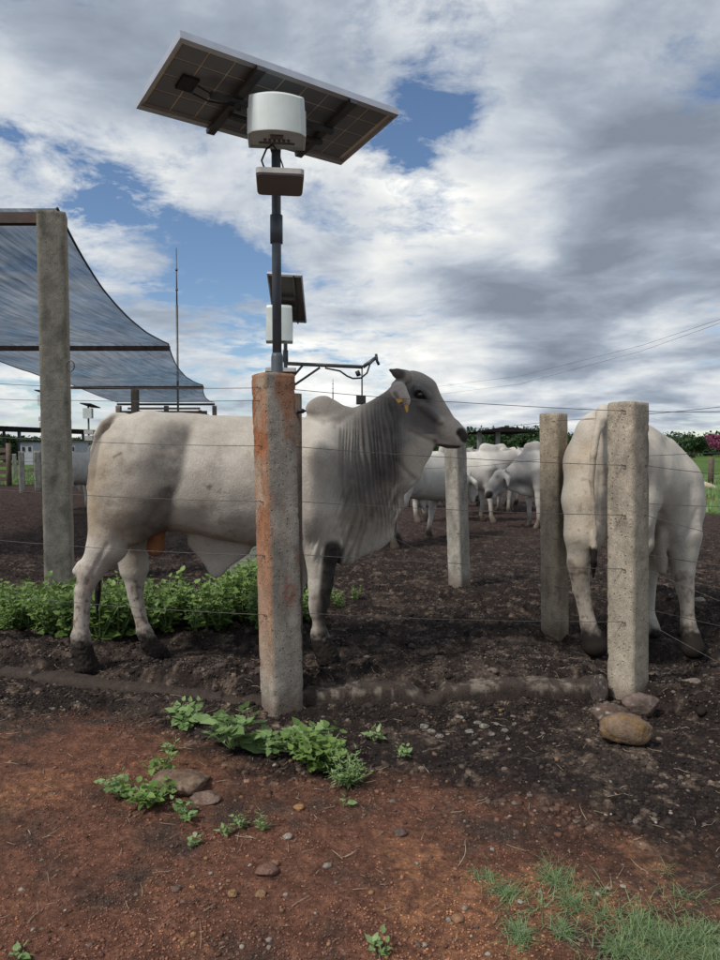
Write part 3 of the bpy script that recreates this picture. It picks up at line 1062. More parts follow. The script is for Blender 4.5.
def solar_unit(pole_xy, corners, cdepth, hood, flat, nu, nv, label, group, pole_r=0.026, detail=True, cells=True):
    th = thing('solar_antenna_pole', (pole_xy[0], pole_xy[1], 0), label, 'solar pole', group)
    C4 = rect_from(corners, cdepth)
    pnl, Q, slab = panel(th, C4, nu, nv, cells)
    x, y = pole_xy
    ztop = float(Q(.5, .5, 0)[2]) - .05
    m = MB()
    m.tube([[x, y, -.1], [x, y, 1.55], [x, y, 1.78], [x, y, 1.80]], [pole_r * 1.18] * 3 + [pole_r], 20)
    m.tube([[x, y, 1.79], [x, y, ztop]], pole_r * .92, 20)
    m.tube([[x, y, 2.36], [x, y, 2.50]], pole_r * 1.25, 20)
    m.build('pole', M_pole, th, True)
    m = MB()
    slab(m, .30, .335, -.005, 1.02, -.024, -.002)
    m.build('bracket', M_steel, th)
    m = MB()
    slab(m, .735, .77, -.0, 1.0, -.024, -.002)
    m.build('bracket', M_steel, th)
    for b in (.42, .62):
        m = MB()
        slab(m, .20 if b == .42 else .325, .775, b, b + .05, -.046, -.025)
        m.build('rail', M_steel, th)
    m = MB()
    m.tube([[x, y, ztop - .02], (Q(.55, .55, -.08))], .03, 10)
    m.build('pole_head', M_steel, th, True)
    ang = -math.atan2(x, y)

    def turn(V, cx, cy):
        return (V - [cx, cy, 0]) @ rotz(ang).T + [cx, cy, 0]
    # hood: cast shell with a bowed front, open below
    hx, y0, y1, z0, z1, wf, wb = hood
    n = 14
    t = np.linspace(-1, 1, n)
    front = np.c_[hx + t * wf, y0 + 0.030 * t ** 2]
    back = np.array([[hx + wb, y0 + .06], [hx + wb, y1], [hx - wb, y1], [hx - wb, y0 + .06]])

    def ringz(s, z, dyy=0.0):
        F_ = front.copy()
        F_[:, 0] = hx + (F_[:, 0] - hx) * s
        F_[:, 1] += dyy
        B_ = back.copy()
        B_[:, 0] = hx + (B_[:, 0] - hx) * s
        return np.c_[np.concatenate([F_, B_]), np.full(len(F_) + 4, z)]
    dz = z1 - z0
    rings = [ringz(1.0, z0), ringz(1.01, z0 + .006), ringz(.985, z0 + dz * .5, .004), ringz(.955, z0 + dz * .93, .008), ringz(.93, z1, .018), ringz(.80, z1 + .006, .035)]
    rin = [ringz(.94, z0, .008), ringz(.93, z0 + .014, .010)]
    k = len(rings[0])
    V = np.concatenate(rings + rin + [[[hx, (y0 + y1) / 2, z1 + .008]], [[hx, (y0 + y1) / 2, z0 + .014]]])
    V = turn(V, hx, (y0 + y1) / 2)
    jj = np.arange(k)
    kk = (jj + 1) % k
    F4 = [np.stack([a * k + jj, a * k + kk, (a + 1) * k + kk, (a + 1) * k + jj], -1) for a in range(5)]
    F4.append(np.stack([kk, jj, 6 * k + jj, 6 * k + kk], -1))
    F4.append(np.stack([6 * k + kk, 6 * k + jj, 7 * k + jj, 7 * k + kk], -1))
    F3 = [np.stack([5 * k + jj, 5 * k + kk, np.full(k, 8 * k)], -1), np.stack([7 * k + kk, 7 * k + jj, np.full(k, 8 * k + 1)], -1)]
    hood_o = mk('antenna_hood', V, [np.concatenate(F4), np.concatenate(F3)], M_white, th, False)
    if detail:
        m = MB()
        for q in range(6):
            m.tube([[hx - .055 + q * .022, y0 + .135, z0 + .016], [hx - .055 + q * .022, y0 + .135, z0 + .002]], .007, 8)
        m.box([hx, y0 + .10, z0 + .011], [.06, .035, .010])
        m.box([hx, y0 + .17, z0 + .012], [.17, .012, .008])
        m.build('connector', M_grey, hood_o, xf=lambda V: turn(V, hx, (y0 + y1) / 2))
        for sg in (-1, 1):
            m = MB()
            m.box([hx + sg * (wb - .004), y0 + .09, z0 + dz * .42], [.012, .03, .10])
            m.build('side_clip', M_light, hood_o, xf=lambda V: turn(V, hx, (y0 + y1) / 2))
    m = MB()
    m.box([x, (y1 + y) / 2, z0 + dz * .5], [.05, max(.03, y - y1), .06])
    m.build('clamp', M_steel, th)
    # flat box below
    fx, fy0, fy1, fz, fw, ft = flat
    m = MB()
    m.prism(sq(fx, (fy0 + fy1) / 2, fw, (fy1 - fy0) / 2, .022), fz + .008, fz + ft)
    bx = m.build('flat_antenna', M_light, th, xf=lambda V: turn(V, fx, (fy0 + fy1) / 2))
    bevel_small(bx)
    m = MB()
    m.prism(sq(fx, (fy0 + fy1) / 2, fw - .004, (fy1 - fy0) / 2 - .004, .022), fz, fz + .0085)
    m.build('underside_plate', M_grey, bx, xf=lambda V: turn(V, fx, (fy0 + fy1) / 2))
    return th, Q, slab, C4, ztop


def bevel_small(o):
    return o


PX = (277.6 - 360) / F_PX * 3.64
th1, Q1, slab1, C41, zt1 = solar_unit((PX, 3.64), [(180.5, 37.5), (399, 115), (342, 165.5), (137.5, 109)], 3.65,
                                      (U(275.3, 120, 3.3)[0], 3.25, 3.46, 2.757, 2.935, .111, .134),
                                      (U(279.6, 186, 3.42)[0], 3.30, 3.575, 2.575, .112, .032), 9, 4,
                                      'grey pole behind the rust-stained post with large tilted solar panel and white hood', 'solar antenna poles')
m = MB()
slab1(m, .09, .155, .42, .60, .004, .018)
jb = m.build('junction_box', M_black, th1)
m = MB()
m.tube([Q1(.15, .45, -.01), Q1(.22, .46, -.03), Q1(.30, .43, -.05)], .004, 6)
m.tube([Q1(.15, .56, -.01), Q1(.21, .54, -.035), Q1(.30, .45, -.055)], .004, 6)
m.build('cable', M_black, jb, True)
m = MB()
m.box(Q1(.315, .44, -.055), [.02, .035, .03])
m.build('cable_clip', M_black, jb)
hx = U(275.3, 120, 3.3)[0]
m = MB()
m.tube([[hx - .02, 3.42, 2.77], [hx - .06, 3.44, 2.75], [hx - .085, 3.45, 2.70], [hx - .07, 3.46, 2.66], [hx - .03, 3.48, 2.64], [hx + .005, 3.52, 2.635], [hx + .01, 3.62, 2.64]], .005, 7)
m.tube([[hx - .045, 3.47, 2.648], [hx - .01, 3.49, 2.638]], .011, 8)
m.tube([[hx - .03, 3.44, 2.77], [hx - .005, 3.45, 2.74], [hx + .005, 3.56, 2.72], [hx + .01, 3.62, 2.70]], .0035, 6)
m.build('cable', M_black, th1, True)

# second unit, further back, with a swivel arm holding a hanging reader box
P2 = U(285.5, 350, 8.5)
c2 = [(266.7, 273.5), (302, 275.6), (294.4, 321.5), (261.5, 319.4)]
h2 = U(280, 325, 8.3)
f2 = U(280.5, 370, 8.3)
th2, Q2, slab2, C42, zt2 = solar_unit((P2[0], 8.5), c2, 8.45, (h2[0], 8.1, 8.36, U(280, 343, 8.3)[2], U(280, 308, 8.3)[2], .150, .155),
                                      (f2[0], 8.15, 8.5, f2[2] - .04, .18, .05), 4, 8,
                                      'second solar pole further back, its metal arm holding a hanging black box', 'solar antenna poles', cells=False)
m = MB()
A0, A1, A2 = U(286, 363.5, 8.4), U(363, 367, 8.4), U(377, 357, 8.4)
m.tube([A0, A1], .022, 8)
m.tube([A1, A2], .022, 8)
m.tube([U(320, 367.5, 8.4), U(293, 386, 8.4)], .014, 8)
m.tube([U(303, 365, 8.4), U(292, 378, 8.4)], .014, 8)
arm = m.build('swivel_arm', M_steel, th2, True)
m = MB()
m.tube([U(362, 368, 8.4), U(362, 396, 8.4)], .010, 6)
hb = m.build('hanger_rod', M_steel, arm, True)
m = MB()
m.box(U(361, 400, 8.4), [.115, .09, .105])
bevel(m.build('reader_box', M_black, arm), .008)
m = MB()
m.tube([U(325, 368, 8.38), U(340, 371, 8.38), U(347, 376, 8.38), U(353, 378.5, 8.38), U(361, 378, 8.38), U(367, 373, 8.38), U(370, 364, 8.38), U(377, 357, 8.38)], .012, 6)
m.tube([U(376, 354, 8.38), U(377, 361, 8.38), U(379, 365, 8.38)], .018, 6)
m.tube([U(357, 371, 8.38), U(359, 376, 8.38)], .028, 7)
m.build('cable', M_black, arm, True)

# tiny units across the yard
for k, (px, pt, d, lab) in enumerate([(89, 405, 26.0, 'tiny far solar pole with small square panel and white box left of the bull rump'),
                                      (44, 392, 24.0, 'tiny far solar pole mostly hidden behind the tall shelter post')]):
    B = far_ground(px, d)
    th = thing('solar_antenna_pole', B, lab, 'solar pole', 'solar antenna poles')
    s = d / F_PX
    T = U(px, pt, d)
    m = MB()
    m.tube([[B[0], d, B[2] - .1], [B[0], d, T[2]]], .035, 8)
    m.build('pole', M_pole, th, True)
    m = MB()
    m.hexa(np.array([T + np.array(p) * s for p in ((-6, -8, .8), (4.5, -8, .2), (8.5, 8, -2.8), (-1, 8, -2.2), (-6, -8, 1.8), (4.5, -8, 1.2), (8.5, 8, -1.8), (-1, 8, -1.2))]))
    m.build('solar_panel', M_black, th)
    m = MB()
    m.box(T + np.array([.5, -4, -8.5]) * s, [8.5 * s, 5 * s, 10 * s])
    m.build('antenna_hood', M_white, th)
    m = MB()
    m.box(T + np.array([1.5, -4, -27]) * s, [9 * s, 5 * s, 4 * s])
    m.box(T + np.array([1.5, -4, -33]) * s, [7.5 * s, 5 * s, 5 * s])
    m.build('flat_antenna', M_light, th)

# ================================================================== shade shelter
shel = thing('shade_shelter', (-3.5, 12, 0), 'long cattle shelter roofed with sagging blue-grey shade net on concrete posts', 'shelter')
ZB = 3.56
YB = [6.74, 15.2, 24.7, 33.7]
XR = [-2.87, -4.13, -5.52, -7.0]
XL = [-7.6, -8.75, -10.1, -11.6]
for k in range(4):
    m = MB()
    a = np.array([XL[k] - .05, YB[k], ZB - .07])
    b = np.array([XR[k] + .03, YB[k], ZB - .07])
    m.box((a + b) / 2, [b[0] - a[0], .09, .10 if k == 0 else .10])
    m.build('cross_beam', M_rust, shel)
# net
nu_, nv_ = 60, 40
V = []
for k in range(3):
    for iv in range(nv_ + (1 if k == 2 else 0)):
        t = iv / nv_
        yy = YB[k] + (YB[k + 1] - YB[k]) * t
        bow = 4 * t * (1 - t)
        xl = XL[k] + (XL[k + 1] - XL[k]) * t + [.20, .20, .18][k] * bow
        xr = XR[k] + (XR[k + 1] - XR[k]) * t - [.20, .19, .15][k] * bow
        for iu in range(nu_ + 1):
            u = iu / nu_
            xx = xl + (xr - xl) * u
            edge = abs(2 * u - 1)
            z = ZB + .03 - bow * ([.24, .24, .2][k] * (1 - .45 * edge ** 2)) + .02 * float(pn(xx * 1.5, yy * .8)) * bow
            V.append([xx, yy, z])
V = np.array(V)
nr = len(V) // (nu_ + 1)
i = np.arange(nr - 1)[:, None] * (nu_ + 1)
j = np.arange(nu_)[None]
F = np.stack([i + j, i + j + 1, i + nu_ + j + 2, i + nu_ + j + 1], -1).reshape(-1, 4)
mk('shade_net', V, F, M_cloth, shel)
m = MB()
m.tube(V[nu_::nu_ + 1] + [0, 0, 0], .014, 6)
m.build('edge_rope', M_black, shel, True)
m = MB()
m.tube(V[0::nu_ + 1] + [0, 0, 0], .014, 6)
m.build('edge_rope', M_black, shel, True)
# posts of the shelter; the nearest one is the tall one in the photograph
bT, tT = U(60, 592, 6.74), U(52, 214.5, 6.74)
V, F, c = post_mesh(bT, tT, .255, R(18), 61.0, (0.20, 0.19, 0.155), rows=140, chip=.35, dirt=1.2)
rx_ = V - (bT + (tT - bT) * ((V[:, 2:3] - bT[2]) / (tT[2] - bT[2])))
rightf = sstep(.85, .97, (rx_[:, 0] * math.cos(R(18)) + rx_[:, 1] * math.sin(R(18))) / .127)[:, None]
c = c * (1 - .55 * rightf) + np.array([.36, .285, .21]) * .55 * rightf  # right face painted lighter to stand in for its lit side
o = mk('concrete_post', V, F, M_conc, shel, True, c)
o['label'] = 'tallest mossy grey concrete post, nearest corner of the net shelter'
for (px, top, d, w) in [(136, 387, 24.6, .24), (119.5, 403, 33.6, .24), (215, 403, 33.6, .2), (167, 402, 33.6, .2), (56, 346, 15.1, .25)]:
    x = (px - 360) / F_PX * d
    b = np.array([x, d, 0.0])
    t = np.array([x, d, ZB - .15])
    V, F, c = post_mesh(b, t, w, R(4), px, (0.20, 0.175, 0.14), rows=30, chip=.2)
    mk('concrete_post', V, F, M_conc, shel, True, c)
for (px, py, dx) in ((71, 366, .03),):
    m = MB()
    a = np.linspace(0, 2 * np.pi, 14)
    m.tube(np.array([U(px, py, 6.62) + np.array([.035 * math.cos(q), -.01, .05 * math.sin(q)]) for q in a]), .006, 6, cap=False)
    m.build('wire_loop', M_wire, shel, True)

# low timber frame under the far end of the net
fr = thing('timber_pergola', (-7.5, 30, 0), 'low dark timber frame under the far end of the net shelter', 'pergola')
m = MB()
a, b = U(122, 413, 30), U(207, 412, 30)
m.box((a + b) / 2, [b[0] - a[0], .12, .14])
m.build('beam', M_wood, fr)
m = MB()
a2, b2 = U(128, 409, 34), U(200, 408, 34)
m.box((a2 + b2) / 2, [b2[0] - a2[0], .12, .10])
m.build('beam', M_wood, fr)
for q in (a, b):
    m = MB()
    m.box([q[0], 30, q[2] / 2 - .1], [.14, .14, q[2]])
    m.build('post', M_wood, fr)
for q in (a2, b2):
    m = MB()
    m.box([q[0], 34, q[2] / 2 - .1], [.14, .14, q[2]])
    m.build('post', M_wood, fr)

# masts
for (px, top, mid, d, r, lab) in [(178.5, 248, 305, 22.0, .035, 'thin tall radio mast rising behind the net shelter'),
                                  (333, 379, 392, 60.0, .05, 'very thin distant mast above the hump of the large bull')]:
    B = far_ground(px, d)
    th = thing('radio_mast', B, lab, 'mast')
    m = MB()
    t1, t2 = U(px, mid, d), U(px, top, d)
    m.tube([[B[0], d, -.1], [B[0], d, t1[2]]], r, 8)
    m.build('mast_tube', M_steel, th, True)
    m = MB()
    m.tube([[B[0], d, t1[2]], [B[0], d, t2[2]]], [r * .65, r * .4], 8)
    for f in (.25, .6):
        m.tube([[B[0], d, t1[2] + (t2[2] - t1[2]) * f], [B[0], d, t1[2] + (t2[2] - t1[2]) * f + .06]], r * 1.1, 8)
    m.build('whip', M_steel, th, True)

# ================================================================== far sheds, fences
shed = thing('cattle_shed', (-30, 50, 0), 'long low open cattle shed with dark roof far left behind the tall post', 'shed')
eL, eR = np.array([-37.0, 40, 3.35]), np.array([-27.2, 73, 3.35])
rdir = (eR - eL) / np.linalg.norm(eR - eL)
rn = np.array([-rdir[1], rdir[0], 0])
m = MB()
n = 60
V, F = [], []
for k in range(n * 2 + 1):
    p = eL + (eR - eL) * k / (2 * n)
    z = .03 * (k % 2)
    V += [p + [0, 0, z], p + rn * 9 + [0, 0, .25 + z], p + rn * 9 + [0, 0, .2 + z], p + [0, 0, z - .06]]
for k in range(2 * n):
    a = 4 * k
    F += [[a, a + 4, a + 5, a + 1], [a + 3, a + 2, a + 6, a + 7], [a, a + 3, a + 7, a + 4]]
m.add(V, np.array(F))
m.build('roof', M_tin, shed)
m = MB()
m.hexa(np.array([eL + [0, .1, -.45], eR + [0, .1, -.45], eR + [-.2, .2, -.45], eL + [-.2, .2, -.45], eL + [0, .1, -.06], eR + [0, .1, -.06], eR + [-.2, .2, -.06], eL + [-.2, .2, -.06]]))
m.build('eave_beam', M_tin, shed)
for k in range(8):
    p = eL + (eR - eL) * (k + .5) / 8
    m = MB()
    m.box([p[0] - .2, p[1], 1.45], [.22, .22, 3.1])
    m.build('post', M_pole, shed)
    if k < 7:
        p2 = p + rn * 6
        m = MB()
        m.box([p2[0], p2[1], 1.6], [.2, .2, 3.5])
        m.build('post', M_pole, shed)
for (px, pw, d) in ((35, 12, 62), (79, 7, 60)):
    x = (px - 360) / F_PX * d
    th = thing('white_building', (x, d, 0), 'small pale windowed wall seen through the open cattle shed' if px < 50 else 'pale building glimpsed between tall post and large bull', 'building')
    w = pw / F_PX * d
    m = MB()
    m.box([x, d, .95], [w, 3, 2.1])
    m.build('wall', M_wall, th)
    m = MB()
    m.box([x, d, 2.06], [w + .3, 3.4, .12])
    m.build('roof', M_tin, th)
    for q in (-.25, .25):
        m = MB()
        m.box([x + q * w, d - 1.52, 1.4], [w * .2, .08, .35])
        m.build('window', M_black, th)

rf = thing('timber_rail_fence', (-12, 25, 0), 'weathered plank rail fence at the far left edge of the yard', 'fence')
for k in range(5):
    m = MB()
    zc = .25 + .26 * k
    a, b = np.array([-17.5, 25, zc]), np.array([-12.55, 25.2, zc + .02])
    m.box((a + b) / 2, [b[0] - a[0], .05, .16], rotz(.04))
    m.build('rail', M_wood, rf)
for x in (-17, -15, -12.6):
    m = MB()
    m.tube([[x, 25.12, -.1], [x, 25.12, 1.55]], .09, 8)
    m.build('post', M_wood, rf, True)

f3 = thing('wire_fence', (-10, 22, 0), 'far wire fence with short concrete posts left of the tall post', 'fence')
tops = []
for (px, top, bot, w) in [(22, 451.5, 493, .16), (38, 451, 491, .21), (15, 454, 478, .18), (66, 453, 488, .19), (45, 455, 480, .16)]:
    d = on_plane(px, bot)[1]
    b, t = U(px + .5, bot, d), U(px - .8, top, d)
    V, F, c = post_mesh(b, t, w, R(25), px * 1.3, (0.27, 0.26, 0.23), rows=20, chip=.3)
    mk('concrete_post', V, F, M_conc, f3, True, c)
    tops.append((b, t))
for z in (.35, .65, .95):
    a, b = tops[1][0], tops[0][0]
    for (p, q) in ((0, 1), (1, 3), (2, 4)):
        A_, B_ = tops[p][0] + [0, -.1, z], tops[q][0] + [0, -.1, z]
        wire(f3, [A_, B_], r=.006, sag=.01, seed=z, n=4)

f4 = thing('wire_fence', (12, 25, 0), 'distant pasture fence with thin dark wooden posts at the right edge', 'fence')
pts = []
for k, (px, top, bot, d) in enumerate([(711, 457, 486, 25.5), (684, 452, 480, 30.0), (752, 460, 495, 21)]):
    x = (px - 360) / F_PX * d
    z1 = U(px, top, d)[2]
    m = MB()
    m.tube([[x, d, -.1], [x + .02, d, z1]], .10, 9)
    m.build('post', M_wood, f4, True)
    pts.append((x, d))
for z in (.3, .6, .9):
    wire(f4, [[pts[2][0], pts[2][1], z], [pts[0][0], pts[0][1], z], [pts[1][0], pts[1][1], z], [6, 52, z]], r=.006, seed=z, n=5)

# pale split log lying in the grass
lg = thing('split_log', far_ground(707, 23.0), 'pale split log lying in the grass near the right edge', 'log')
m = MB()
a, b = U(697, 485, 23), U(719, 489, 22.6)
m.tube([a, a * .6 + b * .4 + [0, 0, .03], b], [.16, .13, .05], 10)
m.build('log', plain('pale_timber', (.42, .36, .25), .8, 0, 8, .3), lg, True)

M_conc2 = plain('grey_column', (0.22, 0.22, 0.21), 0.8, 0, 5, .2)
# open pavilion on the horizon
pv_ = thing('open_pavilion', (7.3, 40, 0), 'small open-sided pavilion on the horizon right of the bull muzzle', 'pavilion')
m = MB()
s = 40 / F_PX
c0 = U(495, 431, 40)
m.hexa(np.array([c0 + np.array(p) * s for p in ((-31, -60, -2.2), (31, -60, -2.2), (31, 60, -2.2), (-31, 60, -2.2), (-5, -60, 2), (5, -60, 2), (5, 60, 2), (-5, 60, 2))]))
m.build('roof', M_tin, pv_)
for dx in (-24, -7):
    for dy in (-50, 50):
        m = MB()
        p = c0 + np.array([dx, dy, 0]) * s
        m.box([p[0], p[1], p[2] / 2 - .05], [.22, .22, p[2] - .1])
        m.build('post', M_conc2, pv_)

# power lines
for k, (y0, y1) in enumerate(((318, 372), (321, 380))):
    o = MB().tube([U(760, y0 - 12, 40 + k), U(640, (y0 + y1) / 2 + 1, 62 + k), U(520, y1 + 4, 84 + k), U(380, y1 + 22, 110)], .012, 4).build('power_line', M_steel, None, True)
    tag(o, ['upper', 'lower'][k] + ' faint power line crossing the sky at the right', 'cable')

# ================================================================== distant trees
def leaf_cloud(centres, radii, n_each, size, seed=0):
    r_ = np.random.default_rng(seed)
    V, F, C_ = [], [], []
    cnt = 0
    for c, rad, n in zip(centres, radii, n_each):
        u = r_.normal(size=(n, 3))
        u /= np.linalg.norm(u, axis=1)[:, None]
        rr = r_.uniform(.45, 1.0, (n, 1)) ** .6
        p = c + u * rr * rad
        a = r_.normal(size=(n, 3))
        b = r_.normal(size=(n, 3))
        a /= np.linalg.norm(a, axis=1)[:, None]
        b /= np.linalg.norm(b, axis=1)[:, None]
        s = size * r_.uniform(.6, 1.4, (n, 1))
        q = np.stack([p - a * s, p + b * s * .6, p + a * s, p - b * s * .6], 1)
        V.append(q.reshape(-1, 3))
        F.append(np.arange(n * 4).reshape(-1, 4) + cnt)
        cnt += n * 4
        tone = r_.uniform(0, 1, (n, 1)) * .5 + r_.uniform(0, .5)
        C_.append(np.repeat(np.repeat(tone, 3, 1), 4, 0))
    return np.concatenate(V), np.concatenate(F), np.concatenate(C_)


def far_tree(name, px, top, d, width, matl, seed, label, group=None, trunk=True):
    r_ = random.Random(seed)
    x = (px - 360) / F_PX * d
    s = d / F_PX
    H = U(px, top, d)[2]
    th = thing(name, (x, d, 0), label, 'tree', group)
    W = width * s / 2
    cs, rs, ns = [], [], []
    for k in range(16):
        a = r_.uniform(0, 2 * math.pi)
        q = r_.uniform(0, .75) ** .7
        z = H * r_.uniform(.45, .86)
        cs.append(np.array([x + W * q * math.cos(a), d + W * q * math.sin(a), z]))
        rs.append(np.array([W * .38, W * .38, H * .16]) * r_.uniform(.7, 1.2))
        ns.append(170)
    V, F, C_ = leaf_cloud(cs, rs, ns, .30 * d / 120, seed)
    mk('crown', V, F, matl, th, False, C_)
    m = MB()
    m.tube([[x, d, -.2], [x + .1, d, H * .35], [x, d, H * .7]], [.35, .25, .1], 8)
    for k in range(4):
        c = cs[k]
        m.tube([[x, d, H * .3], c], [.16, .05], 6)
    m.build('trunk', M_wood, th, True)
    return th


cs, rs, ns = [], [], []
r_ = random.Random(5)
for (x0, x1, d, hpx0, hpx1) in [(465, 560, 130, 424, 432), (640, 760, 150, 430, 440), (-60, 125, 100, 434, 442), (380, 470, 160, 436, 443), (540, 660, 150, 428, 440), (120, 400, 180, 440, 446), (500, 545, 110, 430, 436)]:
    for k in range(int((x1 - x0) * .55)):
        px = r_.uniform(x0, x1)
        dd = d * r_.uniform(.9, 1.25)
        t = U(px, r_.uniform(hpx0, hpx1), dd)
        hh = t[2] / 2
        cs.append(np.array([t[0], dd, hh * r_.uniform(.9, 1.0)]))
        rs.append(np.array([2.6, 2.6, hh]) * r_.uniform(.85, 1.1))
        ns.append(150)
V, F, C_ = leaf_cloud(cs, rs, ns, .42, 3)
o = mk('distant_woodland', V, F, M_tree, None, False, C_)
tag(o, 'dark green woodland along the horizon', 'trees', kind='stuff')
far_tree('flowering_tree', 722, 433, 125, 36, M_pink, 11, 'pink-blossomed tree on the horizon at the right edge')
far_tree('broadleaf_tree', 668, 434, 120, 30, M_tree, 12, 'round dark tree just right of the rear-facing bull', 'field edge trees')
far_tree('broadleaf_tree', 693, 437, 118, 24, M_tree, 13, 'lower green tree left of the pink-blossomed tree', 'field edge trees')
far_tree('broadleaf_tree', 500, 426, 100, 30, M_tree, 14, 'dark tree rising behind the open pavilion', 'field edge trees')
far_tree('broadleaf_tree', 533, 430, 105, 26, M_tree, 15, 'dark tree just left of the tan concrete post', 'field edge trees')
far_tree('broadleaf_tree', 4, 434, 90, 34, M_tree, 16, 'dark tree behind the far left cattle shed', 'field edge trees')

# ================================================================== the large bull, facing right
YAX = np.array([0, 1.0, 0])
BASE = np.array([0.535, 0.50, 0.445])


def blend(c, col, w):
    w = np.clip(w, 0, 1)[:, None]
    return c * (1 - w) + np.asarray(col) * w


def near(px, py, a, b, r, soft):
    """1 inside r pixels of the segment a-b, fading over soft"""
    d, _ = seg_dist(px, py, a, b)
    return sstep(r + soft, r - soft * .3, d)


def dm(px):
    return float(np.interp(px, [80, 330, 470], [4.26, 4.38, 4.42]))


def B1(px, py, lat=0.0):
    return U(px, py, dm(px) + lat)


def bull_one():
    h = 0.0070
    b = Body((-1.80, 3.78, -0.10), (0.80, 4.95, 1.95), h)

    def L(p, q, ra, rb=None, k=.04, w=1.0, op='u', Lv=YAX):
        rb = ra if rb is None else rb
        s = dm(p[0]) / F_PX
        b.limb(B1(*p), B1(*q), ra * s, rb * s, k, Lv if w != 1 else None, w, op)
    # trunk
    L((152, 472), (268, 483), 57.5, 61, w=.86)
    L((144, 465), (175, 469), 46, 53.5, w=.80)
    L((268, 482), (318, 474), 60, 54, w=.84)
    L((230, 500), (290, 505), 40, 40, w=1.0, k=.06)
    L((150, 427), (296, 432), 12, 13, w=1.3, k=.06)            # back line
    L((125, 425), (150, 422), 7.5, 9, w=2.2, k=.05)               # hip and tail head
    # pin bone and thighs
    for sd_ in (-1, 1):
        o = sd_ * .15
        L((126, 470, o), (134, 505, o), 33, 34, k=.06)
        L((120, 500, o * 1.05), (108, 545, sd_ * .17), 30, 19, k=.05)
        L((148, 495, sd_ * .19), (132, 530, sd_ * .18), 24, 11, k=.06)
    L((163, 505, -.16), (140, 533, -.15), 14, 6, k=.05)            # flank fold
    # near hind leg
    L((108, 545, -.17), (92, 570, -.16), 17.5, 12.5, k=.03)
    L((92, 568, -.16), (84, 590, -.16), 11.4, 8.6, k=.022)
    L((82, 567, -.16), (77.5, 571, -.16), 6, 4.5, k=.02)               # point of the hock
    L((82.5, 592, -.16), (80.8, 638, -.16), 8.2, 7.0, k=.012)
    L((80.5, 636, -.16), (82, 650, -.16), 9.2, 9.8, k=.012)
    L((83, 652, -.16), (86, 666, -.16), 9.5, 12.0, k=.012)
    L((92, 670, -.16), (95, 671, -.16), 8.5, 7.5, k=.01)
    L((74, 657, -.16), (75, 659, -.16), 2.4, 2.0, k=.006)           # dew claw
    # far hind leg
    L((128, 535, .15), (134, 568, .15), 20, 14.5, k=.04)
    L((134, 568, .15), (135.5, 595, .15), 13, 7.8, k=.02)
    L((135.5, 596, .15), (143.5, 630, .15), 7.4, 6.2, k=.012)
    L((143.5, 630, .15), (149, 642, .15), 8.2, 9, k=.012)
    L((150, 644, .15), (158, 653, .15), 9, 10.5, k=.012)
    L((162, 655, .15), (165, 656, .15), 7, 6, k=.01)
    # shoulder, chest
    L((316, 462, -.13), (312, 505, -.14), 36, 33, k=.07)
    L((316, 462, .13), (312, 505, .14), 36, 33, k=.07)
    L((330, 470), (345, 500), 48, 38, w=.62, k=.07)
    L((322, 442), (350, 448), 22, 32, w=.62, k=.05)
    # hump
    L((323.5, 412), (341, 417.5), 16.8, 12.5, w=.42, k=.016)
    L((315, 410), (330, 411), 9, 11, w=.5, k=.012)
    # neck
    L((350, 454), (374, 441), 40, 35.5, w=.58, k=.04)
    L((374, 441), (402, 418), 35.5, 27.5, w=.54, k=.04)
    L((392, 414), (410, 401), 20, 21, w=.62, k=.04)
    # dewlap and brisket
    L((380, 462), (371, 505), 30, 24, w=.34, k=.04)
    L((398, 462), (388, 500), 17, 13, w=.26, k=.03)
    L((371, 505), (370, 528), 24, 22.5, w=.30, k=.04)
    L((358, 528), (344, 546), 24, 19, w=.40, k=.04)
    L((336, 525), (330, 538), 24, 18, w=.7, k=.05)
    L((413, 446), (404, 464), 21, 19, w=.26, k=.03)
    L((388, 508), (386, 528), 10.5, 8, w=.35, k=.02)
    # near fore leg
    L((316, 515, -.15), (322, 545, -.15), 29, 19, k=.05)
    L((322, 545, -.15), (320.5, 585, -.15), 18, 11.2, k=.03)
    L((320.5, 585, -.15), (318.5, 606, -.15), 12, 9.6, k=.02)
    L((318.5, 604, -.15), (318, 612, -.15), 9.8, 8.6, k=.012)
    L((318.3, 612, -.15), (319.5, 633, -.15), 6.3, 6.0, k=.010)
    L((319.5, 633, -.15), (321, 640, -.15), 8.6, 9, k=.012)
    L((322, 643, -.15), (328, 657, -.15), 9.5, 12, k=.012)
    L((332, 660, -.15), (334, 661, -.15), 8, 7, k=.01)
    # far fore leg
    L((305, 520, .15), (300, 550, .15), 26, 17, k=.05)
    L((300, 550, .15), (292, 598, .15), 15, 10, k=.02)
    L((292, 598, .15), (287, 632, .15), 8, 7, k=.012)
    L((287, 632, .15), (292, 650, .15), 9, 11.5, k=.012)
    # head
    L((417, 397), (431, 417), 23.2, 17.6, w=.54, k=.03)
    L((411, 387), (414, 392), 15.5, 16, w=.62, k=.03)
    L((431, 416), (452, 433), 16.8, 12.0, w=.60, k=.025)
    L((451, 432), (455.5, 435.5), 13.0, 11.8, w=.80, k=.012)
    L((457, 441), (460, 441), 6.2, 5.2, w=.9, k=.012)
    L((413, 416), (420, 424), 18, 14, w=.50, k=.03)
    L((420, 427), (447, 440), 12, 8.4, w=.55, k=.022)
    L((447, 441), (456, 443), 6, 5, w=.75, k=.012)
    hw = .115
